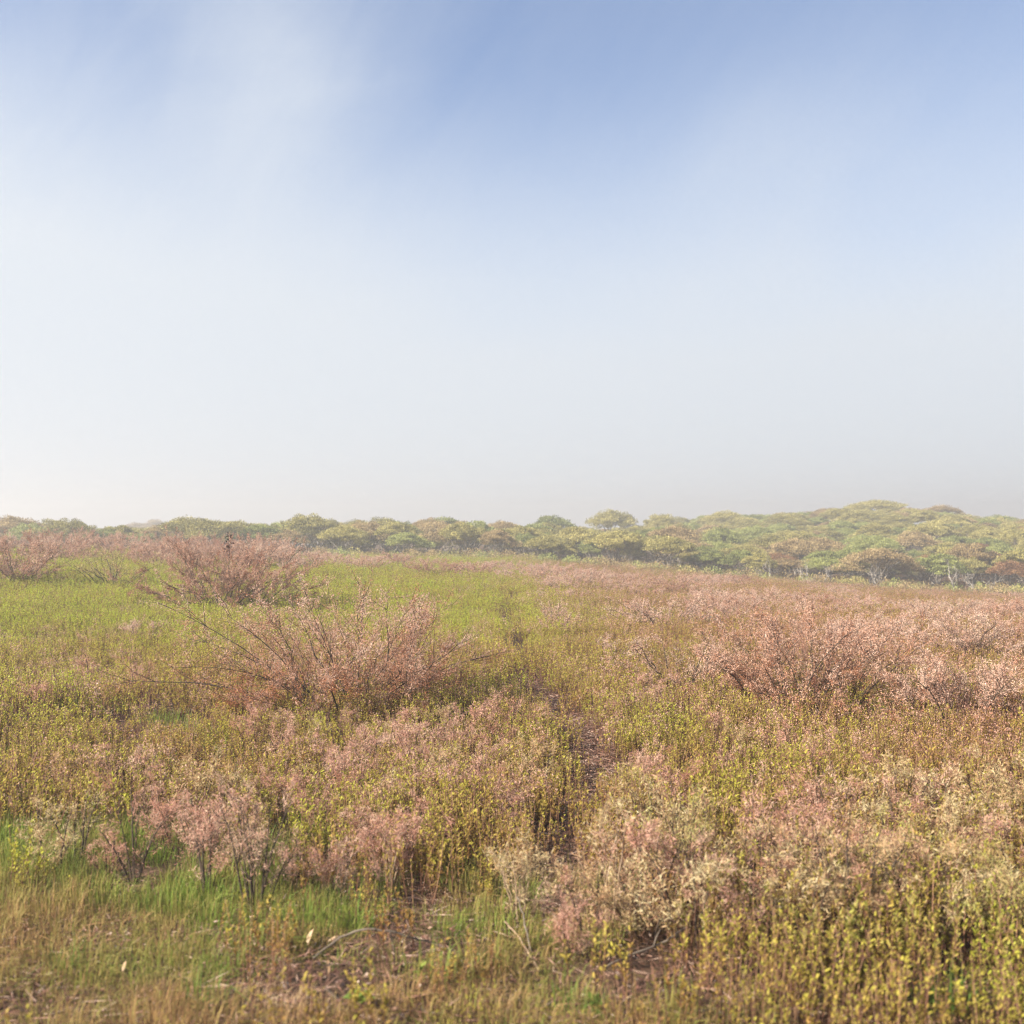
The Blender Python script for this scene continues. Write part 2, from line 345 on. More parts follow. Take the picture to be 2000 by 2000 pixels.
def cover_clump(seed, nst, h, rad, nleaf, llen, fine=False, seedfrac=0, bare=.35):
    r = np.random.default_rng(seed); gl, gs, gd = Geo(), Geo(), Geo()
    for k in range(nst):
        q = r.uniform(0, 1) ** .5 * rad; th = r.uniform(0, 6.28)
        leafy_stem(gl, gs, np.array([q * math.cos(th), q * math.sin(th), -.02]), h * r.uniform(.5, 1.2), abs(r.normal(0, .22)), r, max(3, int(nleaf * r.uniform(.6, 1.2))), llen, fine,
                   seedtop=gd if r.random() < seedfrac else None, bare=bare)
    return merge([(gl, MAT['cover']), (gs, MAT['stem']), (gd, MAT['seed'])])
CLUMPS = [cover_clump(100 + k, 12, .27, .14, 20, .026, True) for k in range(4)]           # 0-3 leafy
CLUMPS += [cover_clump(110 + k, 16, .28, .15, 12, .022, True, bare=.4) for k in range(3)]  # 4-6 thin, stemmy
CLUMPS += [cover_clump(120 + k, 13, .27, .15, 12, .023, True, .5) for k in range(3)]        # 7-9 with seed heads
CLUMPS += [cover_clump(130 + k, 12, .24, .13, 27, .029, True, bare=.25) for k in range(3)]  # 10-12 lush

def jgrid(x0, x1, y0, y1, sp):
    X, Y = np.meshgrid(np.arange(x0, x1, sp), np.arange(y0, y1, sp))
    X = X.ravel() + rng.uniform(-.5, .5, X.size) * sp; Y = Y.ravel() + rng.uniform(-.5, .5, Y.size) * sp
    k = (np.abs(X) < .5 * Y + 2.2) & (Y > 0); return X[k], Y[k]
pts = [jgrid(-9, 9, 3.0, 8.5, .125), jgrid(-18, 18, 8.5, 20, .165), jgrid(-30, 32, 20, 42, .21), jgrid(-42, 50, 42, 76, .36)]
cx = np.concatenate([p[0] for p in pts]); cy = np.concatenate([p[1] for p in pts])
# how much of the ground the leafy cover takes at a place
left_grass = sst(-.5, -1.1, cx) * sst(6.6, 5.7, cy + .5 * fbm(cx * .9, cy * .9, 31))        # lawn-like grass, bottom left
mid_open = sst(-1.4, -.7, cx) * sst(.95, .45, cx) * sst(5.5, 4.9, cy + .3 * fbm(cx, cy, 33))   # open sward, bottom centre
soil_gap = sst(.10, .34, fbm(cx * .55, cy * .55, 21)) * sst(-1.0, -2.4, cx + .12 * cy - .9) * sst(12.5, 10, cy) * .5 * sst(-2.2, -3, cx)
gap2 = sst(.22, .5, fbm(cx * 1.6, cy * 1.6, 24)) * .7
dens = 1 - np.maximum.reduce([left_grass * .97, mid_open * .92, soil_gap, gap2 * sst(30, 14, cy)])
dens = dens * (1 - .38 * sst(.5, .9, cx) * sst(5.6, 5.0, cy)) * sst(.05, .18 + .10 * sst(6.0, 7, cy) * sst(13, 11, cy), path_d(cx, cy) + .12 * vnoise(cx * 4, cy * 4, 2) + .0 * cy) * (1 - .5 * sst(.24, .06, path_d(cx, cy) + .14 * vnoise(cx * 3, cy * 3, 6)) * sst(13, 15, cy) * sst(27, 20, cy))
k = rng.random(len(cx)) < dens; cx, cy = cx[k], cy[k]
lime = sst(11, 19, cy) * sst(2.5, -3, cx - .02 * cy)
hue = .50 + .08 * sst(1, -2, cx) + .36 * lime - .12 * sst(9.5, 7, cy) * sst(1, .4, cx) - .36 * sst(-.8, 4, cx) * (1 - lime) * sst(5, 6.5, cy) - .14 * sst(6.2, 5.2, cy) + .42 * fbm(cx * .4, cy * .4, 41) + .42 * fbm(cx * 1.7, cy * 1.7, 44) + rng.normal(0, .11, len(cx)) * (1 + .9 * lime)
hue = hue - .35 * sst(15, 30, cx) * sst(30, 45, cy)
pr = rng.random(len(cx)); lush = lime * .40 + .12 + .35 * fbm(cx * 1.1, cy * 1.1, 47) - .4 * sst(6.2, 5.4, cy); seedy = np.clip(.17 + .14 * sst(-1, 3, cx) * sst(5.5, 8, cy) + .4 * fbm(cx * .6, cy * .6, 51), .02, .5) * (1 - lime * .8) * sst(4.9, 6.2, cy)
idx = np.where(pr < lush, rng.integers(10, 13, len(cx)), np.where(pr < lush + seedy * (1 - lush), rng.integers(7, 10, len(cx)), np.where(rng.random(len(cx)) < .5 + .2 * sst(0, 3, cx) * sst(5.5, 7, cy), rng.integers(4, 7, len(cx)), rng.integers(0, 4, len(cx)))))
scl = rng.uniform(.75, 1.2, len(cx)) * (1 + .35 * fbm(cx * .7, cy * .7, 61) + .3 * fbm(cx * 2.2, cy * 2.2, 63)) * np.where(cy < 5.6, .92, 1) * (1 + .25 * sst(30, 60, cy))
rot = np.stack([rng.normal(0, .06, len(cx)), rng.normal(0, .06, len(cx)), rng.uniform(0, 6.28, len(cx))], 1)
o = scatter('ground_cover', CLUMPS, np.stack([cx, cy, terrain(cx, cy)], 1), rot, scl, idx, np.clip(hue, 0, 1))
tag(o, 'low leafy stems in yellow green and rust covering the whole field')

# grass sward
def grass_tuft(seed, n, h, rad, wid, lo=.2, hi=1, lean=.5):
    r = np.random.default_rng(seed); g = Geo()
    q = r.uniform(0, 1, n) ** .5 * rad; th = r.uniform(0, 6.28, n)
    B = np.stack([q * np.cos(th), q * np.sin(th), np.full(n, -.01)], 1)
    az = th + r.normal(0, .9, n); ln = np.abs(r.normal(0, lean, n)); hh = h * r.uniform(.45, 1.1, n)
    d = np.stack([np.cos(az), np.sin(az), 0 * az], 1); sd = np.stack([-np.sin(az), np.cos(az), 0 * az], 1)
    v = r.uniform(lo, hi, n)
    M1 = B + d * (hh * ln * .25)[:, None] + np.array([0, 0, 1]) * (hh * .55)[:, None]
    Tp = B + d * (hh * ln)[:, None] + np.array([0, 0, 1]) * (hh * np.clip(1 - ln * .45, .3, 1))[:, None]
    w = wid * r.uniform(.6, 1.3, n)[:, None]
    V = np.stack([B - sd * w / 2, B + sd * w / 2, M1 - sd * w * .42, M1 + sd * w * .42, Tp], 1)
    t = np.array([[0, 1, 3], [0, 3, 2], [2, 3, 4]]); T = t[None] + (np.arange(n) * 5)[:, None, None]
    g.add(V.reshape(-1, 3), T.reshape(-1, 3), np.repeat(v, 5)); return g
TUFTS = [grass_tuft(200 + k, 60, .17, .09, .0032, .15, 1, .5).mesh('tuft', MAT['grass']) for k in range(4)]
TUFTS += [grass_tuft(210 + k, 45, .12, .10, .0030, 0, .75, .9).mesh('tuft', MAT['grass']) for k in range(3)]
gx, gy = jgrid(-6, 6, 2.9, 10.5, .085)
gd = np.maximum(sst(-.3, -1.0, gx) * sst(7.0, 5.6, gy + .6 * fbm(gx * .9, gy * .9, 31)) * .98, sst(1.2, .5, gx) * sst(5.6, 4.6, gy) * (.35 + .9 * sst(-.15, .3, fbm(gx * 1.6, gy * 1.6, 71))))
gd = np.maximum(gd, .30 * sst(.05, .4, fbm(gx * .8, gy * .8, 73))) * (1 - .85 * sst(.12, .34, fbm(gx * 2.3, gy * 2.3, 75)))
bare = sst(.42, .18, np.hypot(gx + .74, (gy - 3.88) * 1.3)) + sst(.3, .12, np.hypot(gx - .35, (gy - 4.0) * 1.0)) * .7 + sst(.45, .2, np.hypot(gx - .62, (gy - 4.15))) * .8
gd = gd * (1 - np.clip(bare, 0, 1)) * (1 - .8 * sst(.25, .1, path_d(gx, gy)))
k = rng.random(len(gx)) < gd; gx, gy = gx[k], gy[k]
gh = .70 + .45 * fbm(gx * .9, gy * .9, 81) + .65 * fbm(gx * 3.5, gy * 3.5, 82) - .16 * sst(4.7, 3.9, gy + .8 * fbm(gx * 1.3, gy * 1.3, 86)) - .22 * sst(-.7, .0, gx) + rng.normal(0, .16, len(gx))
gl = np.where(rng.random(len(gx)) < .2 + .7 * sst(5.4, 4.0, gy + 1.1 * fbm(gx * 1.1, gy * 1.1, 85)), rng.integers(4, 7, len(gx)), rng.integers(0, 4, len(gx)))
o = scatter('grass', TUFTS, np.stack([gx, gy, terrain(gx, gy)], 1), np.stack([rng.normal(0, .1, len(gx)), rng.normal(0, .1, len(gx)), rng.uniform(0, 6.28, len(gx))], 1),
            rng.uniform(.7, 1.25, len(gx)) * np.where(gx > 0, .85, 1), gl, np.clip(gh, 0, 1))
tag(o, 'fine green and brown grass growing across the near left and front of the field')

# litter of dry stalks on the path and bare soil
def litter_patch(seed, n, rad, lmin, lmax):
    r = np.random.default_rng(seed); g = Geo()
    P = np.stack([r.uniform(-rad, rad, n), r.uniform(-rad, rad, n), r.uniform(.002, .03, n)], 1); th = r.uniform(0, 6.28, n)
    D = np.stack([np.cos(th), np.sin(th), r.normal(0, .15, n)], 1); Lg = r.uniform(lmin, lmax, n)
    g.leaves(P, D, np.stack([r.normal(0, .3, n), r.normal(0, .3, n), np.ones(n)], 1), Lg, r.uniform(.0025, .006, n), r.uniform(0, 1, n) ** 1.3)
    m = n // 4; th = r.uniform(0, 6.28, m)
    g.leaves(np.stack([r.uniform(-rad, rad, m), r.uniform(-rad, rad, m), r.uniform(.002, .025, m)], 1), np.stack([np.cos(th), np.sin(th), r.normal(0, .2, m)], 1),
             np.stack([r.normal(0, .4, m), r.normal(0, .4, m), np.ones(m)], 1), r.uniform(.015, .035, m), r.uniform(.008, .016, m), r.uniform(0, 1, m))
    return g.mesh('litter', MAT['litter'])
LIT = [litter_patch(300 + k, 70, .16, .03, .14) for k in range(4)]
lx, ly = jgrid(-5, 5, 2.9, 14, .13)
ld = np.maximum(sst(.42, .2, path_d(lx, ly)), np.maximum(sst(6, 4.5, ly) * .55, .35))
k = rng.random(len(lx)) < ld; lx, ly = lx[k], ly[k]
o = scatter('leaf_litter', LIT, np.stack([lx, ly, terrain(lx, ly) + .006], 1), np.stack([0 * lx, 0 * lx, rng.uniform(0, 6.28, len(lx))], 1), rng.uniform(.7, 1.2, len(lx)), rng.integers(0, 4, len(lx)), rng.random(len(lx)))
tag(o, 'reddish brown dry stalks and fallen leaves littering the narrow path')

# ---------------------------------------------------------------- pink shrubs
def shrub_geo(seed, Rr=1.0, H=.9, nb=26, twigs=8, fluff=26, flen=.030, fw=.0055, asym=(0, 0), el=(.35, 1.35), base=.28, rb=.011, dens_low=.6, lowred=.5, nmain=7, mul=2.3, tuft=.016, knots=False, tips=()):
    """arching branches from a spreading base, side twigs, and feathery sprays along the twigs"""
    r = np.random.default_rng(seed); mains = []; tw = Geo(); fl = Geo()
    for b in range(nb):
        az = b * 2.399 + r.normal(0, .4); e = r.uniform(*el)
        q = base * Rr * r.uniform(.1, 1); B = np.array([q * math.cos(az), q * math.sin(az), -.03])
        out = np.array([math.cos(az), math.sin(az), 0]); reach = Rr * math.cos(e) * r.uniform(.75, 1.08) * 1.05; rise = H * min(1, math.sin(e) * 1.15) * r.uniform(.72, 1.0)
        reach *= 1 + asym[0] * math.cos(az - asym[1])
        t = np.linspace(0, 1, 7); side = np.array([-out[1], out[0], 0]) * r.normal(0, .14) * Rr
        P = B[None] + out[None] * (reach * t ** 1.15)[:, None] + np.array([0, 0, 1])[None] * (rise * (1.22 * t - .22 * t ** 2.6))[:, None] + side[None] * (t ** 2)[:, None]
        if b < len(tips):                                 # a long branch of known reach
            tp = np.array(tips[b]); B = np.array([tp[0] * .10 + r.normal(0, .12), r.normal(0, .12), -.03]); ch = tp - B
            P = B[None] + ch[None] * t[:, None] + np.array([0, 0, .62])[None] * (np.linalg.norm(ch[:2]) * .42 * t * (1 - t))[:, None]
        P[1:] += r.normal(0, .012, (6, 3)) * Rr
        ln = np.linalg.norm(np.diff(P, axis=0), axis=1).sum(); r0 = rb * r.uniform(.5, .95) * (1 if b < nmain else .5)
        if b < nmain:
            g = Geo(); g.tube(P, np.linspace(r0, r0 * .22, 7), 5); mains.append(g)
        else: tw.tube(P, np.linspace(r0, r0 * .2, 7), 4)
        tg = unit(np.gradient(P, axis=0))
        nt = max(3, int(twigs * r.uniform(.7, 1.3)))
        for _ in range(nt):
            s = r.uniform(.16, 1.0) ** .8; f = s * 6; i = min(int(f), 5); w = f - i
            p = P[i] * (1 - w) + P[i + 1] * w; d = tg[i]
            dd = unit(d * .9 + r.normal(0, .62, 3) + np.array([0, 0, .28])); l = ln * r.uniform(.16, .34) * (1.15 - .4 * s)
            e1 = p + dd * l * .5 + r.normal(0, .01, 3); e2 = e1 + unit(dd + r.normal(0, .3, 3) + np.array([0, 0, .1])) * l * .5
            e2[2] = max(e2[2], .03); e1[2] = max(e1[2], .03)
            tw.tube(np.array([p, e1, e2]), np.array([min(r0 * .34, .003), .0021, .0012]), 3)
            n = int(fluff * mul * r.uniform(.6, 1.4) * (dens_low + (1 - dens_low) * s)); u = r.uniform(0.12, 1.08, n)[:, None]
            if knots: u = np.clip(np.array([.42, .74, 1.03])[r.integers(0, 3, n)] + r.normal(0, .055, n), .1, 1.1)[:, None]
            Q = np.where(u < .5, p + (e1 - p) * u * 2, e1 + (e2 - e1) * (u * 2 - 1)) + r.normal(0, .008, (n, 3))
            kn = r.integers(0, 4, n); Q += r.normal(0, tuft, (4, 3))[kn]
            D = unit(dd) * .35 + r.normal(0, .75, (n, 3)) + np.array([0, 0, .12])
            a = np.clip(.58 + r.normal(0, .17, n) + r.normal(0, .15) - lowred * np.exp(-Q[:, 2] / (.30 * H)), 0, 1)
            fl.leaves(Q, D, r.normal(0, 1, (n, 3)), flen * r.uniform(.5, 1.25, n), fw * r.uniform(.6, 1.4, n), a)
    return mains, tw, fl
def make_shrub(name, loc, mat, rz=0, sc=1.0, wood='branch', **kw):
    root = empty(name, loc, rz, sc); mains, tw, fl = shrub_geo(**kw)
    for g in mains: g.build('branch', MAT[wood], root, True)
    tw.build('twigs', MAT[wood], root, kind='stuff')
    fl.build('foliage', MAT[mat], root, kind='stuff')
    return root
NEARCLEAR = []
def hero(cxp, byp, wpx, tpx, label, mat='pink', group='pink flowering shrubs in the field', name='shrub', cat='shrub', **kw):
    x, y = px(cxp, byp); Rr = wpx / 2 / FPX * y; H = (byp - tpx) / FPX * y
    NEARCLEAR.append((x, y, Rr * .85))
    o = make_shrub(name, at(x, y), mat, Rr=Rr, H=H, **kw); tag(o, label, cat, group); return o
B1 = 'broad salmon pink shrub with long dark branches arching left beside the path'
hero(695, 1392, 400, 1150, B1, seed=17, nb=70, twigs=11, fluff=30, asym=(.1, 3.14), rb=.013, nmain=19, lowred=.8, el=(.15, 1.42), base=.55, dens_low=1.0, mul=2.5, fw=.0052,
     tips=[(-1.75, -.1, 1.0), (-1.5, .3, .62), (-1.08, -.3, .90), (-.68, .4, .98), (-.40, -.2, 1.02), (.04, .3, 1.17), (.33, -.3, .98), (.62, .2, .86), (.97, -.2, .64), (1.25, .3, .50), (-1.9, -.5, .34), (-1.3, -.6, .5), (.75, -.6, .5)])
o = hero(440, 1192, 290, 1052, 'tall rusty red shrub rising from lime green cover, dead leaves on top', mat='russet', seed=2, nb=58, twigs=10, fluff=30, flen=.04, fw=.009, rb=.018, nmain=14, lowred=.5, el=(.12, 1.45), base=.5, dens_low=1.0, mul=3.2)
g = Geo(); q = np.random.default_rng(5); n = 46
Pw = np.stack([q.normal(0, .05, n), q.normal(0, .05, n), q.uniform(0, .42, n)], 1)
g.leaves(Pw, q.normal(0, 1, (n, 3)) + [0, 0, -.4], q.normal(0, 1, (n, 3)), q.uniform(.05, .09, n), q.uniform(.03, .05, n), q.random(n), True)
g.tube([[0, 0, -.6], [.01, 0, 0], [-.03, 0, .45]], [.008, .006, .003], 4)
w = g.build('withered_leaves', MAT['withered'], o); w.scale = (.8, .8, .8); w.location = (.12, -.2, 1.15); w['label'] = 'dark curled dead leaves on the topmost branch'
hero(1335, 1358, 260, 1238, 'pale peach shrub with bare dark forked branches right of the path', seed=3, mat='pink', nb=24, twigs=7, fluff=24, rb=.014, nmain=11, asym=(.25, 3.1), lowred=.25)
hero(1560, 1392, 400, 1190, 'large dense rose pink shrub, biggest in the right half of the field', seed=4, nb=66, twigs=11, fluff=28, rb=.014, nmain=16, lowred=.6, asym=(.2, 0), el=(.15, 1.42), base=.5, dens_low=.9, mul=2.6, fw=.0055)
hero(1885, 1440, 330, 1280, 'pinkish brown shrub with long bare lower branches, nearest at the right border', seed=5, nb=36, twigs=9, fluff=30, rb=.013, nmain=11, lowred=.3)
hero(1870, 1300, 230, 1192, 'rounded dusty pink shrub just behind the nearest right border shrub', seed=6, nb=34, twigs=9, fluff=26, rb=.014, nmain=9, flen=.034, fw=.007)
hero(1295, 1236, 220, 1160, 'wide low tan shrub with a fan of dark branches in yellow cover', seed=7, nb=34, twigs=7, fluff=20, rb=.016, nmain=10, flen=.04, fw=.008, mat='pink', lowred=.15)
hero(215, 1150, 200, 1072, 'sparse straw coloured shrub with bare arching branches left of the rusty shrub', mat='straw_green', seed=8, nb=22, twigs=6, fluff=16, rb=.020, nmain=12, flen=.045, fw=.009, lowred=.1)
hero(35, 1145, 190, 1040, 'tall russet pink shrub cut by the left border in front of the trees', mat='russet', seed=9, nb=42, twigs=9, fluff=26, rb=.017, nmain=8, flen=.045, fw=.010, lowred=.3)
hero(270, 1262, 110, 1205, 'small pale pink shrub with one leaning dark stem in green cover', seed=10, nb=12, twigs=7, fluff=20, rb=.012, nmain=4, lowred=.1)
hero(1085, 1248, 120, 1170, 'narrow pale pink shrub just right of the path', seed=11, nb=14, twigs=7, fluff=20, rb=.010, nmain=4, lowred=.1, el=(.7, 1.5))
hero(1800, 1420, 150, 1330, 'thin pink shrub with one long diagonal bare stem before the right border', seed=12, nb=11, twigs=6, fluff=22, rb=.012, nmain=6, lowred=.2)
hero(1215, 1300, 140, 1240, 'small tan pink shrub between the path and the peach shrub', seed=13, nb=13, twigs=6, fluff=20, rb=.009, nmain=4, lowred=.15)

# shared kinds of shrub for the rest of the field
KIN = []
for k in range(8):
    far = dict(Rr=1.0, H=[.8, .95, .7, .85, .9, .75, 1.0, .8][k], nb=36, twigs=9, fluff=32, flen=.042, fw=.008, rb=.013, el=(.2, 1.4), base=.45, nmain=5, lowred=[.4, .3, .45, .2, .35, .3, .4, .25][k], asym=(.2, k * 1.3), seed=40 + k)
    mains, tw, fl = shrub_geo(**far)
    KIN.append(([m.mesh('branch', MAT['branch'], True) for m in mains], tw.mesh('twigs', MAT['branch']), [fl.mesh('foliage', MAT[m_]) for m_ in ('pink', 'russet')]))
SPROTO = {}
def place_shrub(x, y, sc, zs, label, group, kind, mat, simple):
    key = (kind, mat, simple)
    if key not in SPROTO:
        ms, tw, fl = KIN[kind]; o = empty('shrub', (0, 0, 0))
        def part(nm, me):
            p = bpy.data.objects.new(nm, me); COL.objects.link(p); p.parent = o; return p
        if not simple:
            for m in ms: part('branch', m)
        part('twigs', tw)['kind'] = 'stuff'; part('foliage', fl[mat])['kind'] = 'stuff'
        SPROTO[key] = o
    else: o = copy_tree(SPROTO[key])
    o.location = at(x, y, -.02); o.rotation_euler = (rng.normal(0, .05), rng.normal(0, .05), rng.uniform(0, 6.28)); o.scale = (sc, sc, sc * zs)
    tag(o, label, 'shrub', group); return o
placed = [(a, b, c) for a, b, c in NEARCLEAR]
def zone(cond, n, spacing, smin, smax, zs, label, group, mats, simple, box):
    made = tries = 0; items = []
    while made < n and tries < 6000:
        tries += 1; x = rng.uniform(box[0], box[1]); y = rng.uniform(box[2], box[3]); sc = rng.uniform(smin, smax)
        if abs(x) > .48 * y + 1 or not cond(1000 + FPX * x / y, x, y) or path_d(x, y) < sc * .8: continue
        if any((x - a) ** 2 + (y - b) ** 2 < (spacing * (sc + c) * .5) ** 2 for a, b, c in placed): continue
        placed.append((x, y, sc)); made += 1
        mt = int(rng.random() < mats); o = place_shrub(x, y, sc, zs * rng.uniform(.85, 1.15), '', group, int(rng.integers(0, 8)), mt, simple)
        items.append((o, x, y, ['pale pink', 'russet'][mt]))
    label_rows(items, 8, lambda n, k, rn: f'{n} {k} shrub from left, {rn} row of {label}')
    return made
G = 'pink flowering shrubs in the field'
zc = []
zc.append(zone(lambda p, x, y: p < 560, 26, 1.05, .85, 1.3, .95, 'shrubs before the left trees', G, .65, False, (-20, -5, 33, 47)))
zc.append(zone(lambda p, x, y: 500 < p < 1000, 28, 1.15, .65, 1.1, .75, 'the band behind the green cover', G, .4, False, (-12, 1, 36, 54)))
zc.append(zone(lambda p, x, y: 980 < p < 1420, 32, 1.15, .55, 1.0, .75, 'the band beyond the path', G, .1, False, (0, 11, 27, 50)))
zc.append(zone(lambda p, x, y: 1380 < p < 2150, 40, 1.15, .5, .9, .85, 'the thicket on the right', G, .05, False, (3, 18, 14.5, 30)))
zc.append(zone(lambda p, x, y: p > 1380, 56, 1.25, .5, .95, .55, 'the hazy slope below the woods', G, .3, True, (8, 38, 31, 68)))
print('zones', zc)

# ---------------------------------------------------------------- foreground seedy plants
GF = 'feathery plants in the foreground'
def fore(cxp, byp, wpx, tpx, label, mat, wood='branch', **kw):
    d = dict(mul=.85, tuft=.012, knots=True, nb=9, twigs=6, fluff=62, flen=.030, fw=.0030, rb=.0085, base=.2, nmain=4, lowred=.12, el=(.6, 1.5), dens_low=.15); d.update(kw)
    return hero(cxp, byp, wpx, tpx, label, mat, GF, 'feathery_plant', 'plant', wood=wood, **d)
fore(262, 1735, 150, 1495, 'dusty pink feathery plant on one upright dark stem in grass', 'rose', seed=60, nb=6, base=.1, nmain=3)
fore(150, 1690, 150, 1545, 'thin dark leaning stem with small buff tufts, left of upright pink plant', 'cream', seed=61, nb=4, fluff=22, asym=(.6, 3.1))
fore(495, 1785, 215, 1530, 'fullest pink feathery plant on forked grey brown stems in the left grass', 'rose', seed=62, nb=11, fluff=52, nmain=5)
fore(405, 1760, 120, 1560, 'pink feathery plant on slanting stem left of the fullest forked one', 'rose', seed=63, nb=6)
fore(660, 1770, 130, 1640, 'short salmon plant in the grass above the fallen branch', 'rose', seed=64, nb=6, wood='pale_stem')
fore(575, 1745, 90, 1650, 'small pink tuft on a thin stem right of the fullest pink plant', 'rose', seed=65, nb=4)
fore(760, 1740, 130, 1590, 'pink seedy plant standing at the grass edge below the brown stems', 'rose', seed=66, nb=7, wood='pale_stem')
fore(1015, 1800, 150, 1640, 'cream feathery plant on pale bent stalks left of the path', 'cream', seed=67, nb=8, wood='pale_stem', fluff=48)
fore(1190, 1800, 180, 1575, 'yellowish cream plume on a leaning pale stalk across the path', 'cream', seed=68, nb=7, wood='pale_stem', asym=(.3, 0), fluff=52)
fore(1330, 1760, 190, 1545, 'straw yellow feathery plant between the cream plume and dark branched one', 'straw_green', seed=69, nb=9, fluff=44)
fore(1480, 1740, 150, 1610, 'soft buff feathery plant left of the dark branched one', 'cream', seed=70, nb=7)
fore(1665, 1840, 330, 1590, 'widest cream pink plant with thick dark forked stem at lower right', 'cream', seed=71, nb=16, fluff=46, rb=.010, nmain=7)
fore(1590, 1710, 150, 1560, 'pink topped plant behind the widest cream pink plant', 'rose', seed=72, nb=7)
fore(1790, 1790, 170, 1640, 'mixed pink and tan plant right of the widest cream one', 'rose', seed=73, nb=8)
fore(1925, 1850, 190, 1695, 'cream tufted plant with long straight stems at the lower right border', 'cream', seed=74, nb=9)
fore(1850, 1700, 130, 1620, 'little pink plant above the cream tufted border plant', 'rose', seed=75, nb=5)
fore(700, 1570, 150, 1440, 'pink plant with thin arching stem left of the brown hollow', 'rose', seed=76, nb=8)
fore(885, 1590, 140, 1480, 'pink seed plant right of the brown hollow', 'rose', seed=77, nb=9)
fore(960, 1600, 110, 1500, 'pink bushy plant close left of the dark path', 'rose', seed=78, nb=7)
fore(1262, 1570, 100, 1448, 'pale rose plant on upright stem close right of the dark path', 'rose', seed=79, nb=7, wood='pale_stem')
fore(880, 1470, 90, 1380, 'tan pink plant below the broad arching shrub', 'rose', seed=80, nb=6)
fore(800, 1700, 100, 1610, 'small pink plant left of the cream bent plant', 'rose', seed=81, nb=5)
fore(1400, 1640, 110, 1560, 'small buff plant behind the straw yellow one', 'cream', seed=82, nb=5)
fore(1710, 1600, 110, 1530, 'small tan pink plant among rust stems at middle right', 'rose', seed=83, nb=5)

FK = []
for k in range(6):
    mains, tw, fl = shrub_geo(seed=90 + k, Rr=.19, H=.40, nb=8, twigs=6, fluff=62, flen=.028, fw=.0034, rb=.0085, base=.25, nmain=5, lowred=.1, el=(.6, 1.5), dens_low=.2, mul=.75, tuft=.012, knots=True)
    FK.append(([m.mesh('branch', MAT['branch'], True) for m in mains], tw.mesh('twigs', MAT['stem']), {m_: fl.mesh('foliage', MAT['rose' if m_ == 'pink' else m_]) for m_ in ('pink', 'cream', 'straw_green')}))
FPROTO = {}
FPOS = []
def feather_zone(n, box, smin, smax, mats, probs, gap, label):
    items = []; tries = 0
    while len(items) < n and tries < 5000:
        tries += 1; a, b = rng.uniform(box[0], box[2]), rng.uniform(box[1], box[3]); x, y = px(a, b)
        if float(path_d(x, y)) < .28 or any((x - p) ** 2 + (y - q) ** 2 < gap ** 2 for p, q in FPOS): continue
        FPOS.append((x, y)); m = str(rng.choice(mats, p=probs)); k = int(rng.integers(0, 6))
        if (k, m) not in FPROTO:
            o = empty('feathery_plant', (0, 0, 0)); FPROTO[(k, m)] = o
            for nm, me, kd in [('branch', g, None) for g in FK[k][0]] + [('twigs', FK[k][1], 'stuff'), ('foliage', FK[k][2][m], 'stuff')]:
                p = bpy.data.objects.new(nm, me); COL.objects.link(p); p.parent = o
                if kd: p['kind'] = kd
        else: o = copy_tree(FPROTO[(k, m)])
        s = rng.uniform(smin, smax); o.location = at(x, y); o.rotation_euler = (rng.normal(0, .12), rng.normal(0, .12), rng.uniform(0, 6.28)); o.scale = (s, s, s * rng.uniform(.8, 1.1))
        tag(o, 'x', 'plant', GF); items.append((o, x, y, {'pink': 'pink', 'cream': 'cream', 'straw_green': 'straw coloured'}[m]))
    label_rows(items, 10, lambda n, k, rn: f'{n} {k} feathery plant from left, {rn} row of {label}')
PCS = ['pink', 'cream', 'straw_green']
feather_zone(46, (1080, 1620, 2040, 1880), .8, 1.25, PCS, [.4, .42, .18], .17, 'lower right thicket')
feather_zone(34, (90, 1550, 1080, 1740), .65, 1.05, PCS, [.85, .12, .03], .18, 'left grass edge')
feather_zone(36, (480, 1420, 1060, 1620), .6, 1.0, PCS, [.9, .08, .02], .22, 'patch left of path')
feather_zone(30, (1180, 1290, 2040, 1560), .6, 1.05, PCS, [.75, .2, .05], .30, 'rust stems right of path')
feather_zone(22, (20, 1240, 700, 1420), .6, 1.0, PCS, [.9, .08, .02], .34, 'left green cover')

# ---------------------------------------------------------------- single leafy plants at the lower right
LP = []
for k in range(6):
    r = np.random.default_rng(400 + k); gl, gs = Geo(), Geo()
    for j in range(5):
        q = .05 * r.uniform(0, 1); th = r.uniform(0, 6.28)
        leafy_stem(gl, gs, np.array([q * math.cos(th), q * math.sin(th), -.02]), .30 * r.uniform(.5, 1.15), r.uniform(.05, .4), r, int(r.integers(12, 24)), r.uniform(.024, .034), True, bare=r.uniform(.2, .6))
    LP.append((gs.mesh('stem', MAT['stem']), gl.mesh('leaves', None)))
MAT['near_leaf'] = leaf_mat('near_leaf', [(.0, (.17, .075, .04)), (.35, (.25, .15, .055)), (.7, (.28, .215, .055)), (1, (.26, .25, .055))], .35, obj_rand=.45)
for a, b in LP: b.materials.append(MAT['near_leaf'])
LPROTO = {}; LI = []
spots = []; tries = 0
while len(spots) < 60 and tries < 4000:
    tries += 1; a, b = rng.uniform(1330, 2040), rng.uniform(1780, 1985)
    if a < 1500 and b > 1900: continue
    x, y = px(a, b)
    if any((x - p) ** 2 + (y - q) ** 2 < .075 ** 2 for p, q in spots): continue
    spots.append((x, y))
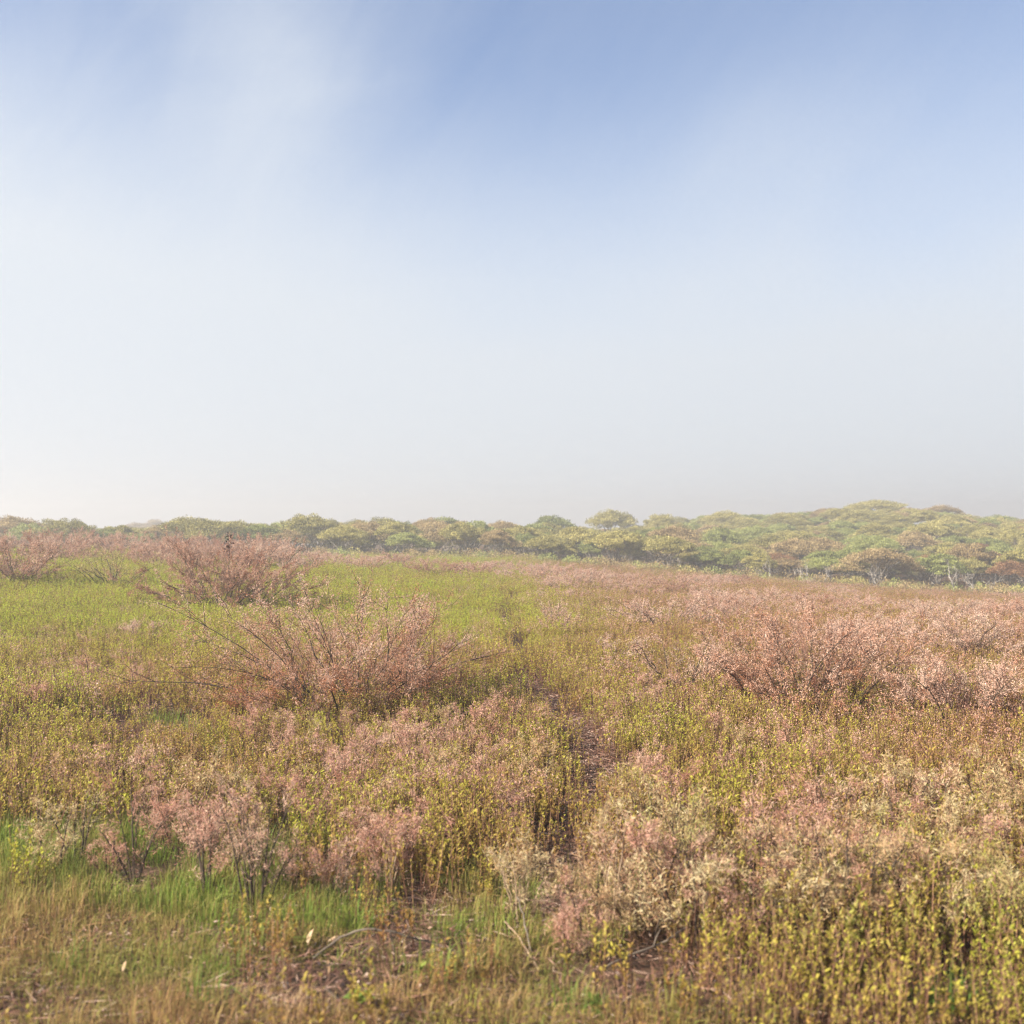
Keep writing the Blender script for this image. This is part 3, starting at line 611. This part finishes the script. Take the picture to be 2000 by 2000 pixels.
for i, (x, y) in enumerate(spots):
    k = i % 6
    if k not in LPROTO:
        o = empty('leafy_plant', (0, 0, 0)); LPROTO[k] = o
        for nm, me in (('stem', LP[k][0]), ('leaves', LP[k][1])):
            p = bpy.data.objects.new(nm, me); COL.objects.link(p); p.parent = o
        p['kind'] = 'stuff'
    else: o = copy_tree(LPROTO[k])
    o.location = at(x, y); o.rotation_euler = (0, 0, rng.uniform(0, 6.28)); s = rng.uniform(.75, 1.15); o.scale = (s, s, s)
    tag(o, 'x', 'plant', 'yellow green leafy plants at the lower right'); LI.append((o, x, y, 'leafy'))

label_rows(LI, 10, lambda n, k, rn: f'{n} yellow green leafy plant from left, {rn} row of the lower right corner')

# ---------------------------------------------------------------- grass tufts, weeds, sticks, dead leaves in the foreground
def tuft(pxx, pyy, n, h, rad, label, mat='grass', lo=.75, hi=1, wid=.0034, lean=.6, seed=0, name='grass_tuft', cat='grass tuft', group='grass tufts in the foreground'):
    x, y = px(pxx, pyy); o = grass_tuft(500 + seed, n, h, rad, wid, lo, hi, lean).build(name, MAT[mat]); o.location = at(x, y); tag(o, label, cat, group)
MAT['tuft'] = leaf_mat('tuft_blade', [(.0, (.26, .22, .08)), (.4, (.16, .21, .045)), (1, (.10, .22, .035))], .4)
tuft(400, 1975, 80, .20, .06, 'bright green grass tuft left of the bare soil patch', 'tuft', 0, .9, seed=1)
tuft(1120, 1990, 110, .14, .09, 'bright green grass tuft with broad blades at the bottom centre', 'tuft', 0, 1, seed=2)
tuft(1230, 1830, 60, .14, .05, 'fresh green grass tuft among brown stems right of the path', 'tuft', 0, 1, seed=3)
tuft(1860, 1985, 120, .22, .09, 'deep green grass clump at the foot of lower right thicket', 'tuft', .4, 1, seed=4)
tuft(1400, 1860, 70, .20, .06, 'green grass tuft at the left edge of the lower right thicket', 'tuft', 0, 1, seed=5)
tuft(905, 1900, 60, .10, .07, 'short green grass tuft right of the fallen branch tip', 'tuft', 0, 1, seed=6)
tuft(130, 1905, 70, .17, .06, 'green grass tuft in brown grass at the lower left', 'tuft', 0, 1, seed=7)
tuft(525, 1690, 70, .24, .07, 'tall green grass tuft behind the fullest pink plant', 'tuft', 0, .9, seed=8)
tuft(1120, 1600, 30, .12, .05, 'little green grass tuft growing on the path', 'tuft', 0, 1, seed=9)
for i, (a, b, n, h, rd, lb) in enumerate([(1500, 1975, 420, .11, .17, 'round tawny dry grass tussock at the lower right of centre'), (505, 1985, 420, .09, .20, 'flattened tan dry grass mound beside the bare soil'),
                                          (250, 1970, 260, .10, .15, 'dark brown dry grass mound at the lower left'), (960, 1985, 260, .08, .16, 'straw dry grass mound left of the bright green tuft')]):
    tuft(a, b, n, h, rd, lb, 'dry', 0 if i == 2 else .3, .5 if i == 2 else 1, .0035, .9, 20 + i, 'dry_tussock', 'dry grass', 'dry grass tussocks in the foreground')
def stick(pts, r0, r1, label, mat='deadwood', name='fallen_branch', cat='branch', group='fallen sticks in the foreground', tw=()):
    P = np.array([[*px(a, b), h] for a, b, h in pts]); z = terrain(P[:, 0], P[:, 1]); c = P[0].copy(); c[2] = z[0]
    P[:, 2] += z; Q = P - c; n = 4 * len(Q); t = np.linspace(0, len(Q) - 1, n)
    Q = np.stack([np.interp(t, np.arange(len(Q)), Q[:, i]) for i in range(3)], 1); ker = np.array([.25, .5, .25])
    for _ in range(3): Q[1:-1] = .25 * Q[:-2] + .5 * Q[1:-1] + .25 * Q[2:]
    Q[1:-1] += rng.normal(0, .0025, Q[1:-1].shape)
    g = Geo(); g.tube(Q, np.linspace(r0, r1, n), 6); o = g.build(name, MAT[mat], None, True); o.location = c; tag(o, label, cat, group)
    for f, d in tw:
        i = int(f * (n - 1)); g = Geo(); g.tube(np.array([Q[i], Q[i] + np.array(d) * .5 + [0, 0, .008], Q[i] + np.array(d)]), [r1 * .9, r1 * .7, r1 * .4], 5); g.build('twig', MAT[mat], o, True)
    return o
stick([(612, 1885, .02), (660, 1880, .09), (720, 1880, .13), (790, 1880, .10), (850, 1868, .04), (905, 1872, .015)], .0058, .0032, 'long grey fallen branch bowed across the grass at lower centre', tw=[(.55, (.03, -.05, -.10))])
stick([(1155, 1905, .01), (1220, 1895, .05), (1290, 1882, .07), (1340, 1880, .13)], .0050, .0038, 'pale grey stick rising to the right beyond the path', tw=[(.6, (.03, .02, .06))])
stick([(630, 1945, .03), (665, 1975, .025), (700, 2005, .02)], .006, .004, 'short dark stick by the bare soil at the bottom', mat='branch')
stick([(1190, 1880, .0), (1180, 1800, .05), (1195, 1740, .16), (1215, 1690, .24)], .0055, .003, 'straight pale stalk leaning up beside the path', mat='pale_stem')
stick([(1040, 1880, .0), (1025, 1850, .10), (1010, 1830, .16)], .0045, .003, 'grey broken stalk leaning left below the cream plant')
stick([(1055, 1905, .01), (1010, 1850, .05), (985, 1840, .08)], .0045, .003, 'pale broken stalk lying under the cream bent plant', mat='pale_stem')
stick([(420, 1880, .02), (480, 1878, .025), (545, 1885, .02), (590, 1890, .015)], .0065, .004, 'dark fallen twig lying left of the long grey branch', mat='branch')
stick([(1340, 1990, .015), (1400, 1985, .02), (1430, 2000, .01)], .005, .003, 'light curved stick lying at the bottom edge right of centre')
stick([(1370, 1935, .01), (1420, 1950, .02), (1350, 1935, .012)], .004, .003, 'short straw coloured stick on dark soil beside the thicket', mat='pale_stem')
stick([(860, 1975, .01), (900, 1972, .03), (935, 1962, .035), (985, 1945, .02)], .004, .003, 'thin tan stick curving through grass at the bottom centre', mat='pale_stem')
def dleaf(pxx, pyy, L_, W_, hz, label, rz, ry=-.4, v=.7, mat='dead_leaf', name='dead_leaf', cat='dead leaf', group='dead leaves in the foreground'):
    x, y = px(pxx, pyy); L_ *= .72; W_ *= .72; v *= .72; hz *= .7; g = Geo(); t = np.linspace(0, 1, 8); w = W_ * np.sin(np.pi * np.clip(t * .93 + .05, 0, 1)) ** .8 * .5; cz = -.22 * L_ * (t - .3) ** 2
    V = []
    for i in range(8): V += [[t[i] * L_, -w[i], cz[i] + w[i] * .45], [t[i] * L_, 0, cz[i]], [t[i] * L_, w[i], cz[i] + w[i] * .45]]
    T = []
    for i in range(7):
        for j in range(2): a = i * 3 + j; T += [[a, a + 1, a + 4], [a, a + 4, a + 3]]
    g.add(V, T, np.clip(v + rng.normal(0, .1, 24), 0, 1)); o = g.build(name, MAT[mat], None, True); o.location = at(x, y, hz); o.rotation_euler = (rng.normal(0, .3), ry, rz); tag(o, label, cat, group)
for a in [(600, 1872, .085, .030, .07, 'upright pale dead leaf at the left end of the long grey branch', 1.0, -1.1, .95),
          (640, 1868, .085, .026, .07, 'long cream dead leaf pointing right below the grey branch', .3, -.35, .95),
          (645, 1890, .055, .024, .05, 'tan dead leaf hanging below the cream pointed one', -.3, .5, .6),
          (125, 1895, .055, .035, .03, 'curled whitish dead leaf in grass at the far lower left', .5, -.5, 1.0),
          (240, 1925, .06, .022, .06, 'narrow upright dead leaf in the lower left grass', 1.3, -1.2, .95),
          (430, 1872, .05, .03, .03, 'curled cream dead leaf on the dark fallen twig', 2.0, -.6, .95),
          (185, 1960, .045, .03, .02, 'small pale dead leaf at the lower left border of brown mound', .2, -.3, 1.0),
          (640, 1925, .075, .022, .05, 'upright tan dead leaf over the bare soil', 1.7, -1.2, .7),
          (1355, 1935, .07, .03, .02, 'russet dead leaf on dark soil beside short straw stick', .3, -.1, .1),
          (1310, 1930, .06, .035, .02, 'reddish dead leaf left of the russet one', 2.8, -.2, .1),
          (1415, 1940, .05, .03, .03, 'cream dead leaf at the foot of lower right thicket', .9, -.5, .95),
          (1480, 1985, .05, .03, .02, 'pinkish dead leaf beside the tawny tussock', 2.4, -.4, .75),
          (1760, 1875, .06, .03, .15, 'pale dead leaf caught in stems of lower right thicket', 2.5, -.3, 1.0),
          (1580, 1960, .055, .03, .03, 'whitish dead leaf among the lower right stems', 1.2, -.8, 1.0)]:
    dleaf(*a)
def weed(pxx, pyy, n, L_, W_, label, v, seed, el=.5, h=.05):
    x, y = px(pxx, pyy); r = np.random.default_rng(seed); o = empty('weed', at(x, y)); g = Geo(); g.tube([[0, 0, -.01], [.005, 0, h * .6], [0, .004, h]], [.003, .0025, .002], 5); g.build('stem', MAT['stem'], o)
    for k in range(n):
        g = Geo(); az = k * 2.4 + r.normal(0, .3); e = el + r.normal(0, .25)
        D = np.array([[math.cos(az) * math.cos(e), math.sin(az) * math.cos(e), math.sin(e)]]); g.leaves(np.array([[0, 0, h * (.5 + .5 * k / n)]]), D, np.array([[-math.cos(az) * math.sin(e), -math.sin(az) * math.sin(e), math.cos(e)]]), L_ * r.uniform(.7, 1.1), W_ * r.uniform(.8, 1.1), np.clip(v + r.normal(0, .15), 0, 1), True)
        g.build('leaf', MAT['weed'], o)
    tag(o, label, 'weed', 'broad leaved weeds in the foreground')
weed(705, 1985, 8, .07, .042, 'broad leaved green weed with drooping leaves by the short dark stick', .6, 1, .2, .08)
weed(1160, 1985, 7, .055, .022, 'pale green weed rosette beside the bright bottom centre tuft', .2, 2, .9, .03)
weed(820, 1925, 6, .05, .018, 'yellow green weed with narrow leaves in the sward at the bottom', 1, 3, .8, .06)
weed(590, 1865, 6, .045, .022, 'yellow green sprout below the upright pale dead leaf', .9, 4, .4, .07)
for i, (a, b, s, lb) in enumerate([(555, 1932, .018, 'whitish pebble on the bare soil patch'), (600, 1950, .011, 'small grey pebble beside the whitish one'), (520, 1940, .010, 'small grey pebble left of the whitish one')]):
    x, y = px(a, b); r = np.random.default_rng(i); g = Geo(); th = np.linspace(0, 2 * np.pi, 8, endpoint=False); V = []; 
    for lat in (-.9, -.3, .35, .9):
        rr = math.cos(lat * 1.4) * s; V += [[rr * math.cos(t) * (1 + r.normal(0, .1)), rr * math.sin(t) * .8, s * .7 * math.sin(lat * 1.4) + r.normal(0, s * .05)] for t in th]
    T = [[i_ * 8 + j, i_ * 8 + (j + 1) % 8, i_ * 8 + 8 + (j + 1) % 8] for i_ in range(3) for j in range(8)] + [[i_ * 8 + j, i_ * 8 + 8 + (j + 1) % 8, i_ * 8 + 8 + j] for i_ in range(3) for j in range(8)]
    T += [[24, 24 + j, 25 + j] for j in range(1, 7)]; g.add(V, T, .5); o = g.build('pebble', MAT['pebble'], None, True); o.location = at(x, y, s * .4); tag(o, lb, 'pebble', 'pebbles on bare soil')

# ---------------------------------------------------------------- woods
def tree_geo(seed, a=2.6, h=2.9, crown_t=1.7, nclump=140, nleaf=120, ls=.105, trunks=2, flat=.42):
    r = np.random.default_rng(seed); tr = Geo(); cr = Geo(); cen = []
    npad = 10
    for m in range(npad):                                # flat pads of foliage, the middle ones highest
        th = m * 2.4 + r.uniform(-.5, .5); q = (m / npad) ** .5 * r.uniform(.85, 1.1) * .78; pr = a * r.uniform(.30, .46); thick = crown_t * r.uniform(.22, .34)
        pz = h - thick * 1.05 - (crown_t * .78) * q ** 2.2 * r.uniform(.75, 1.15) + r.normal(0, .05)
        for _ in range(nclump // npad):
            ro = r.uniform(0, 1) ** .5; t2 = r.uniform(0, 6.28)
            cen.append([a * q * math.cos(th) + pr * ro * math.cos(t2), a * q * math.sin(th) + pr * ro * math.sin(t2), pz + thick * (1 - ro ** 2.2) * r.uniform(.6, 1)])
    cen = np.array(cen)
    for c in cen:
        n = int(nleaf * r.uniform(.6, 1.3)); rad = r.uniform(.24, .44) * a / 2.6
        d = unit(r.normal(0, 1, (n, 3))); d[:, 2] = np.where(d[:, 2] < 0, d[:, 2] * .4, d[:, 2]); rr = rad * r.uniform(.55, 1.05, n)[:, None]
        P = c + d * rr * np.array([1.2, 1.2, .62])
        D = d * .6 + r.normal(0, .6, (n, 3)) + np.array([0, 0, .35]); U = np.array([0, 0, .6]) + r.normal(0, .7, (n, 3)) + d * .8
        vv = np.clip(.45 + r.normal(0, .20) + r.normal(0, .2, n), 0, 1)
        cr.leaves(P, D, U, ls * r.uniform(.6, 1.3, n), ls * .62 * r.uniform(.7, 1.3, n), vv)
    for k in range(trunks):
        az = r.uniform(0, 6.28); b = np.array([.25 * math.cos(az), .25 * math.sin(az), -.3]); m = np.array([.5 * math.cos(az), .5 * math.sin(az), (h - crown_t) * .55])
        tr.tube(np.array([b, (b + m) / 2 + r.normal(0, .07, 3), m]), [.10, .085, .07], 6)
        for j in range(6):
            c = cen[r.integers(0, nclump)]; mid = (m + c) / 2 + r.normal(0, .2, 3); tr.tube(np.array([m, (m + mid) / 2 + r.normal(0, .1, 3), mid, c]), [.062, .05, .035, .012], 5)
    return tr, cr
TREES = {}
tint_names = ['olive', 'green', 'brown', 'russet']
tm = [tree_geo(600 + k, a=[2.5, 2.8, 2.2, 2.6, 2.4, 3.0][k], h=[2.9, 3.0, 2.7, 2.8, 3.1, 2.9][k], crown_t=[2.2, 2.3, 2.1, 1.9, 2.4, 2.1][k]) for k in range(6)]
TRM = [t.mesh('trunk', MAT['bark'], True) for t, c in tm]
for ci, cn in enumerate(tint_names):
    for k in range(6):
        if ci == 0: CRM = [t[1].mesh('crown', MAT['tree_olive']) for t in tm] if k == 0 else CRM
        TREES[(k, cn)] = (TRM[k], CRM[k])
TPROTO = {}
def place_tree(x, y, sc, k, cn, label, group='trees of the low wind-shaped woods', zs=1.0, dz=0):
    if (k, cn) not in TPROTO:
        o = empty('tree', (0, 0, 0)); TPROTO[(k, cn)] = o
        for nm, me in zip(('trunk', 'crown'), TREES[(k, cn)]):
            p = bpy.data.objects.new(nm, me); COL.objects.link(p); p.parent = o
        p.material_slots[0].link = 'OBJECT'; p.material_slots[0].material = MAT['tree_' + cn]
    else: o = copy_tree(TPROTO[(k, cn)])
    o.location = at(x, y, dz); o.rotation_euler = (0, 0, rng.uniform(0, 6.28)); o.scale = (sc, sc, sc * zs); tag(o, label, 'tree', group); return o
def sky_tree(pxx, top, y, wpx, k, cn, label, zs=1.0):     # a tree whose crown shows on the skyline
    x = (pxx - 1000) / FPX * y; sc = wpx / 2 / FPX * y / [2.5, 2.8, 2.2, 2.6, 2.4, 3.0][k]
    zt = EYE + (1040 - top) / FPX * y; g = float(terrain(x, y)); h0 = [2.9, 3.0, 2.7, 2.8, 3.1, 2.9][k] * sc
    TP.append((x, y, sc)); return place_tree(x, y, sc, k, cn, label, zs=max(.45, min(1.5, (zt - g) / h0 / 1.0)))
TP = []
sky_tree(30, 1010, 74, 120, 3, 'brown', 'brown flat topped tree at the left border of the tree line')
sky_tree(128, 1014, 68, 130, 1, 'olive', 'round olive dome shaped tree second from the left border')
sky_tree(235, 1026, 72, 90, 2, 'olive', 'low olive tree in the dip right of the round dome tree')
sky_tree(380, 1013, 70, 190, 5, 'olive', 'broad olive domed tree behind the tall rusty shrub')
sky_tree(505, 1024, 72, 110, 0, 'green', 'grey green tree between the two broad olive domes on the left')
sky_tree(610, 1005, 74, 150, 1, 'olive', 'highest olive domed tree left of the picture centre')
sky_tree(300, 1014, 215, 60, 0, 'brown', 'faint pale round tree faded in fog behind the left tree line')
sky_tree(270, 1022, 190, 70, 3, 'brown', 'faint low crown in fog left of the pale round one')
sky_tree(740, 1012, 84, 120, 4, 'olive', 'olive crown on the skyline right of the highest left dome')
sky_tree(870, 1010, 92, 130, 0, 'green', 'pale green crown on the skyline before the centre')
sky_tree(1080, 1007, 100, 110, 2, 'green', 'small green crown on the skyline right of the centre')
sky_tree(1200, 998, 112, 100, 3, 'olive', 'open olive brown crown jutting highest at the centre skyline')
sky_tree(1290, 1004, 112, 90, 0, 'olive', 'olive crown just right of the jutting centre skyline crown')
sky_tree(1420, 998, 120, 100, 1, 'olive', 'olive crown on the skyline midway to the summit')
sky_tree(1620, 993, 128, 70, 4, 'brown', 'small brown crown on the skyline left of the summit')
sky_tree(1710, 978, 132, 130, 3, 'olive', 'pale olive crown at the very summit of the wooded hill')
sky_tree(1835, 988, 130, 90, 5, 'brown', 'flat brown crown on the skyline right of the summit')
sky_tree(1950, 1006, 126, 90, 1, 'green', 'green crown on the falling skyline by the right border')
SKYX = [0, 100, 186, 330, 385, 500, 610, 700, 760, 870, 950, 1080, 1200, 1300, 1400, 1500, 1600, 1700, 1800, 1900, 2000]
SKYY = [1012, 1012, 1030, 1024, 1012, 1024, 1005, 1015, 1012, 1010, 1014, 1008, 996, 1002, 999, 1000, 993, 981, 991, 1003, 1012]
THT = [2.9, 3.0, 2.7, 2.8, 3.1, 2.9]
def front_y(x): return 69 + 3 * vnoise(x * .12, 0 * x, 91) - .04 * x
ntree = 0; tries = 0; TI = []
FAR = []
while ntree + len(FAR) < 560 and tries < 90000:
    tries += 1; y = 68 + 68 * rng.random() ** 1.25; x = rng.uniform(-.5 * y - 3, .5 * y + 5)
    p = 1000 + FPX * x / y
    if y < front_y(x): continue
    if p < 640 and y > 90: continue                        # nothing further back shows above the left row
    if 640 <= p < 950 and y > 104: continue
    sc = rng.uniform(.5, .88)
    if any((x - a) ** 2 + (y - b) ** 2 < (1.75 * (sc + c)) ** 2 for a, b, c in TP): continue
    f = y < front_y(x) + 6
    cn = rng.choice(tint_names, p=[.36, .16, .30, .18] if f and p > 1300 else [.52, .27, .18, .03])
    zz = rng.uniform(.8, 1.1); k = int(rng.integers(0, 6)); room = EYE + (1040 - np.interp(p, SKYX, SKYY) - rng.uniform(0, 6)) / FPX * y - float(terrain(x, y))
    q = room / (THT[k] * sc * 1.0)
    if q < zz:
        if q < .62 and y > 80: continue
        zz = max(q, .5)
    zz = min(zz * 1.15, max(q, .5))
    if y > 100: TP.append((x, y, sc)); FAR.append((x, y, sc, k, cn)); continue
    o = place_tree(x, y, sc, k, cn, 'x', zs=zz)
    TP.append((x, y, sc)); ntree += 1; TI.append((o, x, y, ('flat ' if zz < .94 else ('domed ' if zz > 1.06 else '')) + ('leafy green' if cn == 'green' else str(cn))))
label_rows(TI, 24, lambda n, k, rn: f'{n} {k} tree from left in the {rn} row of the woods')
print('trees', ntree, len(FAR))
if FAR:                                                   # the rest of the canopy, farther up the hill, reads as one mass
    fx = np.array([t[0] for t in FAR]); fy = np.array([t[1] for t in FAR]); srcs = []
    for cn in ('olive', 'green', 'brown'):
        for k in range(2):
            me = CRM[k].copy(); me.materials.clear(); me.materials.append(MAT['tree_' + cn]); srcs.append(me)
    ii = [{'olive': 0, 'green': 2}.get(str(t[4]), 4) + (t[3] % 2) for t in FAR]
    fp = 1000 + FPX * fx / fy; room = EYE + (1040 - np.interp(fp, SKYX, SKYY) - 4) / FPX * fy
    fz = np.minimum(terrain(fx, fy), room - 2.95 * np.array([t[2] for t in FAR]))
    o = scatter('far_canopy', srcs, np.stack([fx, fy, fz], 1), np.stack([0 * fx, 0 * fx, rng.uniform(0, 6.28, len(fx))], 1), [t[2] for t in FAR], ii, rng.random(len(fx)))
    tag(o, 'continuous low canopy of the farther woods rising to the hilltop')
# brush along the foot of the woods
gx_ = rng.uniform(-38, 44, 520); gy_ = front_y(gx_) - rng.uniform(-1.5, 3.0, 520)
BR = []
for k in range(4):
    r = np.random.default_rng(700 + k); g = Geo(); n = 500; d = unit(r.normal(0, 1, (n, 3))); d[:, 2] = np.abs(d[:, 2])
    g.leaves(d * r.uniform(.3, 1, n)[:, None] * [.7, .7, .75], d + r.normal(0, .6, (n, 3)), r.normal(0, 1, (n, 3)) + [0, 0, 1], r.uniform(.06, .14, n), r.uniform(.04, .07, n), r.uniform(.1, .9, n)); BR.append(g.mesh('brush', MAT['tree_' + ['olive', 'green', 'brown', 'brown'][k]]))
o = scatter('undergrowth', BR, np.stack([gx_, gy_, terrain(gx_, gy_)], 1), np.stack([0 * gx_, 0 * gx_, rng.uniform(0, 6.28, 520)], 1), rng.uniform(.55, 1.1, 520), rng.integers(0, 4, 520), rng.random(520))
tag(o, 'dull green and brown brush along the foot of the woods')
# bleached dead trees along the front edge
def dead_tree(pxx, pyy, hpx, seed, label, n=4, lean=0):
    x, y = px(pxx, pyy); y = min(y, float(front_y(x)) - 1.2); x = (pxx - 1000) / FPX * y; r = np.random.default_rng(seed); o = empty('dead_tree', at(x, y)); H = hpx / FPX * y
    p = np.array([0, 0, -.2]); P = [p]
    for k in range(4): P.append(P[-1] + np.array([lean * H * .25 + r.normal(0, .12), r.normal(0, .1), H * .2]))
    P = np.array(P); g = Geo(); g.tube(P, np.linspace(.06, .035, 5), 6); g.build('trunk', MAT['bleached'], o, True)
    for k in range(n):
        i = r.integers(2, 5); d = np.array([r.normal(0, .8), r.normal(0, .5), r.uniform(.25, 1)]); d = d / np.linalg.norm(d) * H * r.uniform(.35, .6)
        Q = np.array([P[i], P[i] + d * .35 + r.normal(0, .09, 3), P[i] + d * .7 + r.normal(0, .09, 3), P[i] + d + [0, 0, .1]]); g = Geo(); g.tube(Q, [.032, .026, .018, .008], 5)
        for _ in range(3): b = Q[r.integers(1, 4)]; g.tube(np.array([b, b + r.normal(0, .18, 3) + [0, 0, .15], b + r.normal(0, .3, 3) + [0, 0, .25]]), [.012, .009, .004], 4)
        g.build('limb', MAT['bleached'], o, True)
    tag(o, label, 'dead tree', 'bleached dead trees at the woods edge')
dead_tree(1868, 1140, 52, 1, 'whitest forked dead tree leaning left at the right woods edge', 5, -.35)
dead_tree(1890, 1138, 36, 2, 'thin bleached dead tree between the whitest fork and bent one', 4, .1)
dead_tree(1905, 1140, 38, 3, 'bent bleached dead tree reaching right at the woods edge', 4, .7)
dead_tree(1716, 1122, 34, 4, 'small twisted white dead tree curling under dark crowns', 6, -.1)
dead_tree(1577, 1122, 42, 5, 'upright pale dead tree with spread limbs under a brown crown', 6, 0)
dead_tree(1612, 1106, 34, 6, 'grey dead tree with crooked limbs right of the upright pale one', 5, .2)
dead_tree(1500, 1108, 34, 7, 'faint grey dead tree beneath a russet crown', 4, .2)
dead_tree(1390, 1092, 26, 8, 'small faint dead tree at the woods edge nearest the centre', 4, .1)

# ---------------------------------------------------------------- air
def haze():
    m, nt = new_mat('haze'); pv = nt.nodes.new('ShaderNodeVolumePrincipled'); out = nt.nodes.new('ShaderNodeOutputMaterial')
    pv.inputs['Density'].default_value = HAZE_DENSITY; pv.inputs['Color'].default_value = (.735, .75, .757, 1); pv.inputs['Anisotropy'].default_value = 0.42
    nt.links.new(pv.outputs[0], out.inputs['Volume'])
    x, y0, y1, z0, z1 = 505, -505, 505, float(terrain(GX, GY).min()) - 1, 14
    V = [(a, b, c) for c in (z0, z1) for b in (y0, y1) for a in (-x, x)]
    F = [(0, 2, 3, 1), (4, 5, 7, 6), (0, 1, 5, 4), (2, 6, 7, 3), (0, 4, 6, 2), (1, 3, 7, 5)]
    me = bpy.data.meshes.new('haze'); me.from_pydata(V, [], F); me.update(); me.materials.append(m)
    o = bpy.data.objects.new('haze', me); COL.objects.link(o); tag(o, 'pale coastal fog lying over the field and woods', kind='stuff')
haze()
